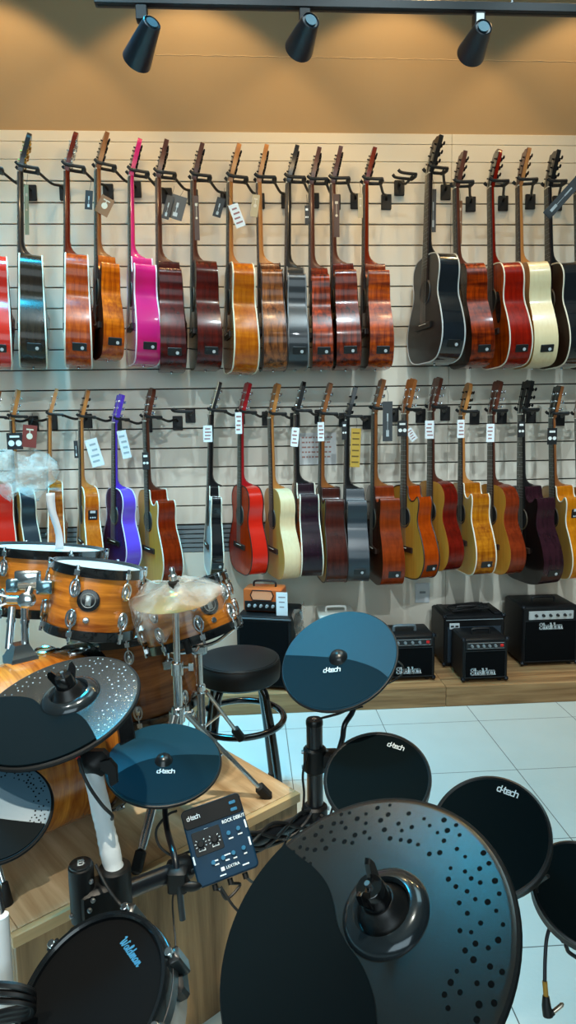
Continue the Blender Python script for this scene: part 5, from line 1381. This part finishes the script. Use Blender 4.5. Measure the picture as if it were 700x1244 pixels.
T_('cymbal_arm', catmull([f0, f0.lerp(fb_, .5) + V((0, 0, .03)), fb_], 6), .009)
# arms at the left: lower cymbal and mesh tom
bb_ = BM @ V((0, 0, -.040)); ib = IMm @ V((0, 0, -.10))
T_('pad_arm', catmull([mid - V((0, 0, .06)), mid.lerp(ib, .5) - V((0, 0, .06)), ib], 5), .009)
# wrapped pole at the left edge
wp0 = atd(3, 1200, 1.0); wp1 = atd(1, 1112, 1.02)
p0_ = V((wp0.x, wp0.y, 0)); 
o2 = empty('wrapped_pole', xf(p0_), 'white film-wrapped pole at the left edge holding the blue-grey cymbal pad', 'pole')
I2 = Matrix.Translation(-p0_)
MB().tube([p0_ + V((0, 0, .01)), p0_.lerp(wp1, .5), wp1], .0115, 16, M=I2).build('tube', plain('#dfe8ec', .35, bump=.4, bscale=120), o2)
MB().cyl(p0_, p0_ + V((0, 0, .022)), .02, 16, ch=.004, M=I2).build('rubber_foot', RUBBER, o2)

MB().tube(catmull([wp1 - V((0, 0, .01)), wp1.lerp(bb_, .5) + V((-.01, .0, -.01)), bb_], 5), .008, 12, M=I2).build('cymbal_arm', RKM, o2)

# ------------------------------------------------------------------ drum module
D0 = 1.31
mc_ = atd(266.5, 1019, D0)
u_ = (cr * .968 + cu * .25 + cf * .24).normalized(); v_ = (-cr * .447 + cu * .894 + cf * .46).normalized()
n_ = u_.cross(v_).normalized(); v_ = n_.cross(u_)
MMm = Matrix(((u_.x, v_.x, n_.x, mc_.x), (u_.y, v_.y, n_.y, mc_.y), (u_.z, v_.z, n_.z, mc_.z), (0, 0, 0, 1)))
MWd, MHt = .120, .140
o = empty('drum_module', MMm, 'dark blue-black drum module with knobs and white markings clamped on the rack bar', 'drum module')
MODC = plain('#0b3048', .5, spec=.25)
MB().rrect(MWd, MHt, -.026, 0, .009, .003).build('housing', MODC, o)
MB().rrect(MWd - .002, .036, -.020, .0012, .008, .001, M=xf((0, MHt / 2 - .019, 0))).build('top_strip', plain('#07090b', .4, spec=.3), o)
MB().rrect(.056, .044, -.001, .001, .004, .0005, M=xf((-.022, .004, 0))).build('dial_area', plain('#0a0e11', .35), o)
for k in range(2):
    T = xf((-.036 + .027 * k, .002, .001))
    MB().cyl((0, 0, 0), (0, 0, .009), .0068, 20, r1=.006, ch=.0008, M=T).build('dial', BLACKM, o)
    tk = MB()
    for i in range(9):
        a = rad(-225 + 270 * i / 8 * -1 + 270); d = V((math.cos(a), math.sin(a), 0))
        tk.ribbon([(d.x * .0095, d.y * .0095), (d.x * .0115, d.y * .0115)], .0012, M=T)
    tk.ribbon([(-.006, -.0115), (.006, -.0115)], .0018, M=T)
    tk.build('dial_scale', INK, o)
BTN = plain('#2b6f92', .35)
for bx_, by_ in ((.042, .055), (.042, .042)): MB().rrect(.013, .006, 0, .0035, .002, .0006, M=xf((bx_, by_, 0))).build('button', BTN, o)
for bx_, by_ in ((.020, .004), (.040, .006), (-.022, -.036), (-.002, -.034), (.019, -.032), (.040, -.030)):
    MB().cyl((bx_, by_, 0), (bx_, by_, .0035), .0042, 14, ch=.0006).build('button', BTN, o)
def dash(x, y, w_, h_=.0022):
    return [(x - w_ / 2, y), (x + w_ / 2, y), h_]
mk = MB()
for x, y, w_ in ((.016, .055, .007), (.020, .043, .004), (-.041, .023, .004), (-.031, .024, .006), (-.020, .025, .006), (.022, -.006, .007), (.041, -.004, .007), (-.016, -.034, .006), (-.016, -.041, .006), (.007, -.031, .010), (.005, -.040, .006), (.020, -.041, .005), (.041, -.040, .004), (-.010, -.062, .010), (.036, -.058, .011)):
    mk.ribbon([(x - w_ / 2, y), (x + w_ / 2, y)], .0024, M=xf((0, 0, .0004)))
for x, y in ((-.056, -.022), (.056, .010), (.055, -.022)):
    mk.ribbon([(x, y - .006), (x, y + .006)], .0034, M=xf((0, 0, .0004)))
mk.build('marking', INK, o)
lettering('tech', 'd-tech', .0076, .0013, o, INK, xf((-.038, MHt / 2 - .018, .0014)))
fonttext('ROCK DEBUT', .0088, o, INK, xf((.036, .026, .0007)), offset=.0002, sx=.85)
fonttext('LEXTRA', .0075, o, INK, xf((.012, -.052, .0007)), offset=.0001)
MB().rrect(.007, .007, 0, .0007, .001, .0001, M=xf((-.008, -.052, 0))).build('emblem', INK, o)
MB().box((-.005, 0, -.036), (.05, .05, .03), ch=.005).build('mount_plate', BLACKM, o)
md_ = MMm @ V((-.005, 0, -.05)); 
for s_ in (-.03, .0, .03): MB().cyl((s_, -MHt / 2 - .001, -.013), (s_, -MHt / 2 - .012, -.013), .0055, 10).build('cable_plug', EDGE, o)

# ------------------------------------------------------------------ cables
def cable(pts, r, label, name='cable', n=6, mat=None):
    P = catmull(pts, n); b_ = min(P, key=lambda p: p.z).copy()
    ob = MB().tube(P, r, 7).build(name, mat or plain('#08090b', .5), base=b_)
    return tag(ob, label, 'cable', 'black cables of the electronic drum kit')
cable([MMm @ V((-.03, -MHt / 2 - .01, -.013)), atd(268, 1082, 1.27), atd(276, 1092, 1.28), atd(292, 1075, 1.30), MMm @ V((.0, -MHt / 2 - .01, -.013))], .0028, 'black cable looping below the left socket of the drum module')
cable([MMm @ V((.03, -MHt / 2 - .01, -.013)), atd(309, 1072, 1.33), atd(318, 1062, 1.36), atd(338, 1040, 1.42), atd(352, 1012, 1.46)], .0028, 'black cable running from the drum module up to the right along the rack bar')
cable([atd(268, 1077, 1.25), atd(283, 1100, 1.24), atd(300, 1118, 1.24), atd(320, 1150, 1.22)], .0025, 'black cable falling from the drum module towards the big foreground cymbal')
cable([atd(232, 1034, 1.34), atd(212, 1040, 1.34), atd(194, 1028, 1.34), atd(190, 1008, 1.35), atd(204, 990, 1.37), atd(215, 985, 1.38)], .0026, 'black cable loop left of the drum module below the flat teal pad')
cable([atd(228, 1068, 1.27), atd(211, 1085, 1.26), atd(211, 1120, 1.24), atd(213, 1140, 1.22), atd(214, 1175, 1.18)], .0018, 'thin black cable hanging straight down beside the pad arm')
rn = random.Random(5)
labs = ['upper black cable bound along the rack bar at the right post', 'second black cable bound along the rack bar at the right post', 'third black cable bound along the rack bar at the right post', 'lowest black cable bound along the rack bar at the right post']
for k in range(4):
    P = []
    for i in range(7):
        t = .60 + .40 * i / 6
        c = barL.lerp(barR, t); a = k * 1.5 + i * .7
        P.append(c + V((0, 0, 1)) * (.024 * math.sin(a)) + cf * (-.024 * abs(math.cos(a))))
    P.append(barR + V((rn.uniform(-.02, .03), -.03, .02 - .02 * k)))
    cable(P, .0042, labs[k])
cable([pc1 + V((-.02, -.028, .03)), pc1 + V((-.03, -.03, -.02)), pc1 + V((-.028, -.03, -.07)), barR + V((-.035, -.03, .02)), barR + V((-.06, -.04, -.02)), atd(345, 1020, 1.42)], .0028, 'black cable running down the left side of the right rack post')
cable([pc1 + V((.05, -.02, .02)), pc1 + V((.055, -.03, -.03)), barR + V((.04, -.03, .05)), barR + V((.02, -.035, -.01))], .0028, 'black cable running down the right side of the right rack post')
cable([DM @ V((.04, -DRr * .93, -.02)), atd(388, 873, 1.5), atd(410, 868, 1.51), atd(424, 862, 1.52)], .002, 'thin black cable under the lower edge of the upright teal pad')
cable([DM @ V((DRr * .9, -.02, -.016)), atd(489, 808, 1.55), atd(490, 817, 1.55), atd(480, 826, 1.54), atd(468, 832, 1.53)], .0018, 'thin cable curving off the right edge of the upright teal pad')
cable([atd(94, 915, 1.19), atd(98, 932, 1.18), atd(108, 955, 1.175), atd(124, 978, 1.165), atd(136, 990, 1.17), atd(136, 995, 1.19)], .003, 'black cable crossing the film-wrapped upright')
tip = MB().cyl(atd(93, 912, 1.19), atd(95, 922, 1.187), .0042, 10).build('cable_marker', plain('#c8201c', .4), base=atd(95, 922, 1.187))
tag(tip, 'small red sleeve on the cable beside the wing clamp', 'cable marker')
cable([atd(116, 1050, 1.16), atd(122, 1062, 1.155), atd(132, 1080, 1.145), atd(144, 1096, 1.14), atd(152, 1104, 1.13)], .0026, 'black cable running down over the rack sleeves to the mesh pad')
# plug cable hanging at the lower right
k0 = HM_ @ V((-HRr * .62, -HRr * .72, -.02))
cable([GM_ @ V((GRr * .72, -GRr * .66, -.03)), atd(652, 1078, 1.16), atd(661, 1105, 1.15), atd(672, 1122, 1.15), k0, atd(690, 1140, 1.15), atd(712, 1155, 1.15)], .0030, 'black cable drooping from the tile-side drum pad to the pad at the right edge')
pts = [atd(670, 1121, 1.15), atd(664.5, 1140, 1.14), atd(662.5, 1165, 1.13), atd(662, 1194, 1.12)]
P = catmull(pts, 6)
pb0 = atd(668, 1236, 1.10)
o = empty('plug_cable', xf(pb0), 'black cable with angled metal jack plug hanging over the tiles, lower right', 'cable')
I = Matrix.Translation(-pb0)
MB().tube(P, .0032, 8, M=I).build('cord', plain('#0b1020', .45), o)
MB().tube([atd(662, 1192, 1.12), atd(663.5, 1211, 1.115)], .0042, 10, M=I).build('yellow_sleeve', plain('#b98a2a', .4), o)
MB().tube([atd(663.5, 1210, 1.115), atd(664, 1222, 1.112), atd(666, 1234, 1.11)], [.0055, .0075, .0085], 12, M=I).build('plug_body', EDGE, o)
MB().tube([atd(667, 1232, 1.11), atd(673, 1229, 1.11)], [.006, .0045], 12, M=I).build('plug_collar', EDGE, o)
MB().tube([atd(672, 1229.5, 1.11), atd(683, 1220.5, 1.11), atd(685, 1219, 1.11)], [.0036, .0036, .0015], 10, M=I).build('jack_tip', plain('#c8b8a8', .2, 1.0), o)
hk = [HM_ @ V((-.012, -HRr * .80, -.03)), atd(690, 1147, 1.13), atd(689, 1152, 1.13), atd(693, 1158, 1.13), atd(712, 1170, 1.13)]
cable(hk, .0034, 'bent black wire loop under the pad at the right edge', name='wire_loop')
# cable heap at the lower left
for k, lab in enumerate(['outer black cable of the heap at the bottom left corner', 'middle black cable of the heap at the bottom left corner', 'inner black cable of the heap at the bottom left corner']):
    P = [atd(-20, 1196 + 9 * k, .98), atd(6, 1196 + 10 * k, .97), atd(26, 1199 + 9 * k, .97), atd(40, 1206 + 8 * k, .98), atd(36, 1222 + 6 * k, .99), atd(10, 1228 + 6 * k, .99), atd(-20, 1236 + 4 * k, .99)]
    cable(P, .0048, lab)
# ------------------------------------------------------------------ light
w = bpy.data.worlds.new('world'); sc.world = w; w.use_nodes = True
bg = w.node_tree.nodes['Background']; bg.inputs[0].default_value = (0.12, 0.42, 0.62, 1); bg.inputs[1].default_value = 0.05
def spot(name, loc, target, e, col, size, blend=.4, soft=.04):
    ld = bpy.data.lights.new(name, 'SPOT'); ld.energy = e; ld.color = col; ld.spot_size = rad(size); ld.spot_blend = blend; ld.shadow_soft_size = soft
    o = bpy.data.objects.new(name, ld); COL.objects.link(o)
    o.matrix_world = xf(loc, frame(V(loc) - V(target))); return o
def area(name, loc, target, e, col, sx, sy):
    ld = bpy.data.lights.new(name, 'AREA'); ld.shape = 'RECTANGLE'; ld.size = sx; ld.size_y = sy; ld.energy = e; ld.color = col
    o = bpy.data.objects.new(name, ld); COL.objects.link(o)
    o.matrix_world = xf(loc, frame(V(loc) - V(target))); return o
# wall washers on the ceiling close to the wall
for px in (-10, 240, 490, 740, -260):
    t = at(px, 100, YW)
    spot('wall_washer', (t.x, YW - .45, 3.86), (t.x - .12, YW - .43, 1.6), 40, (1.0, .64, .27), 96, .25, .03)
# ceiling spots of the shop aimed at the guitar wall and at the drum kit
for x in (-1.6, -.85, -.1, .65, 1.4, 2.15, 2.9):
    spot('key_or_fill_spot', (x, 1.55, 3.95), (x + .05, YW, .7), 98, (.74, .93, 1.0), 50, .9, .03)
spot('key_or_fill_spot', (-.1, .35, 3.95), (-.52, 1.38, .5), 430, (1.0, .90, .72), 35, .55, .03)
spot('key_or_fill_spot', (-1.5, .1, 3.95), (-.26, 1.22, .45), 170, (1.0, .94, .82), 20, .6, .03)  # added fill, brightens the front of the riser
for x in (-1.35, -.35, .65, 1.65, 2.6):
    spot('key_or_fill_spot', (x, -1.0, 3.7), (x + .05, YW, .72), 215, (.86, .97, 1.0), 22, .7, .03)  # added fill from farther back, brightens the lower wall and guitars
# added cool lights: overhead panels for pad sheen and floor, frontal fill behind camera
area('added_cool_panel', (-1.12, 2.5, 3.98), (-1.12, 2.5, 0), 52, (.03, .62, 1.0), 1.0, .6).data.spread = rad(75)
area('added_cool_panel', (1.35, 1.9, 3.98), (1.2, 1.9, 0), 12, (.58, .92, 1.0), 1.4, 1.4).data.spread = rad(110)
area('front_fill', (-.4, -2.76, 2.1), (-.4, 3.4, 2.1), 72, (.76, .94, 1.0), 3.2, 2.2)
vs = sc.view_settings
vs.view_transform = 'Standard'; vs.look = 'None'; vs.exposure = 0.0; vs.gamma = 1.0; vs.use_curve_mapping = False
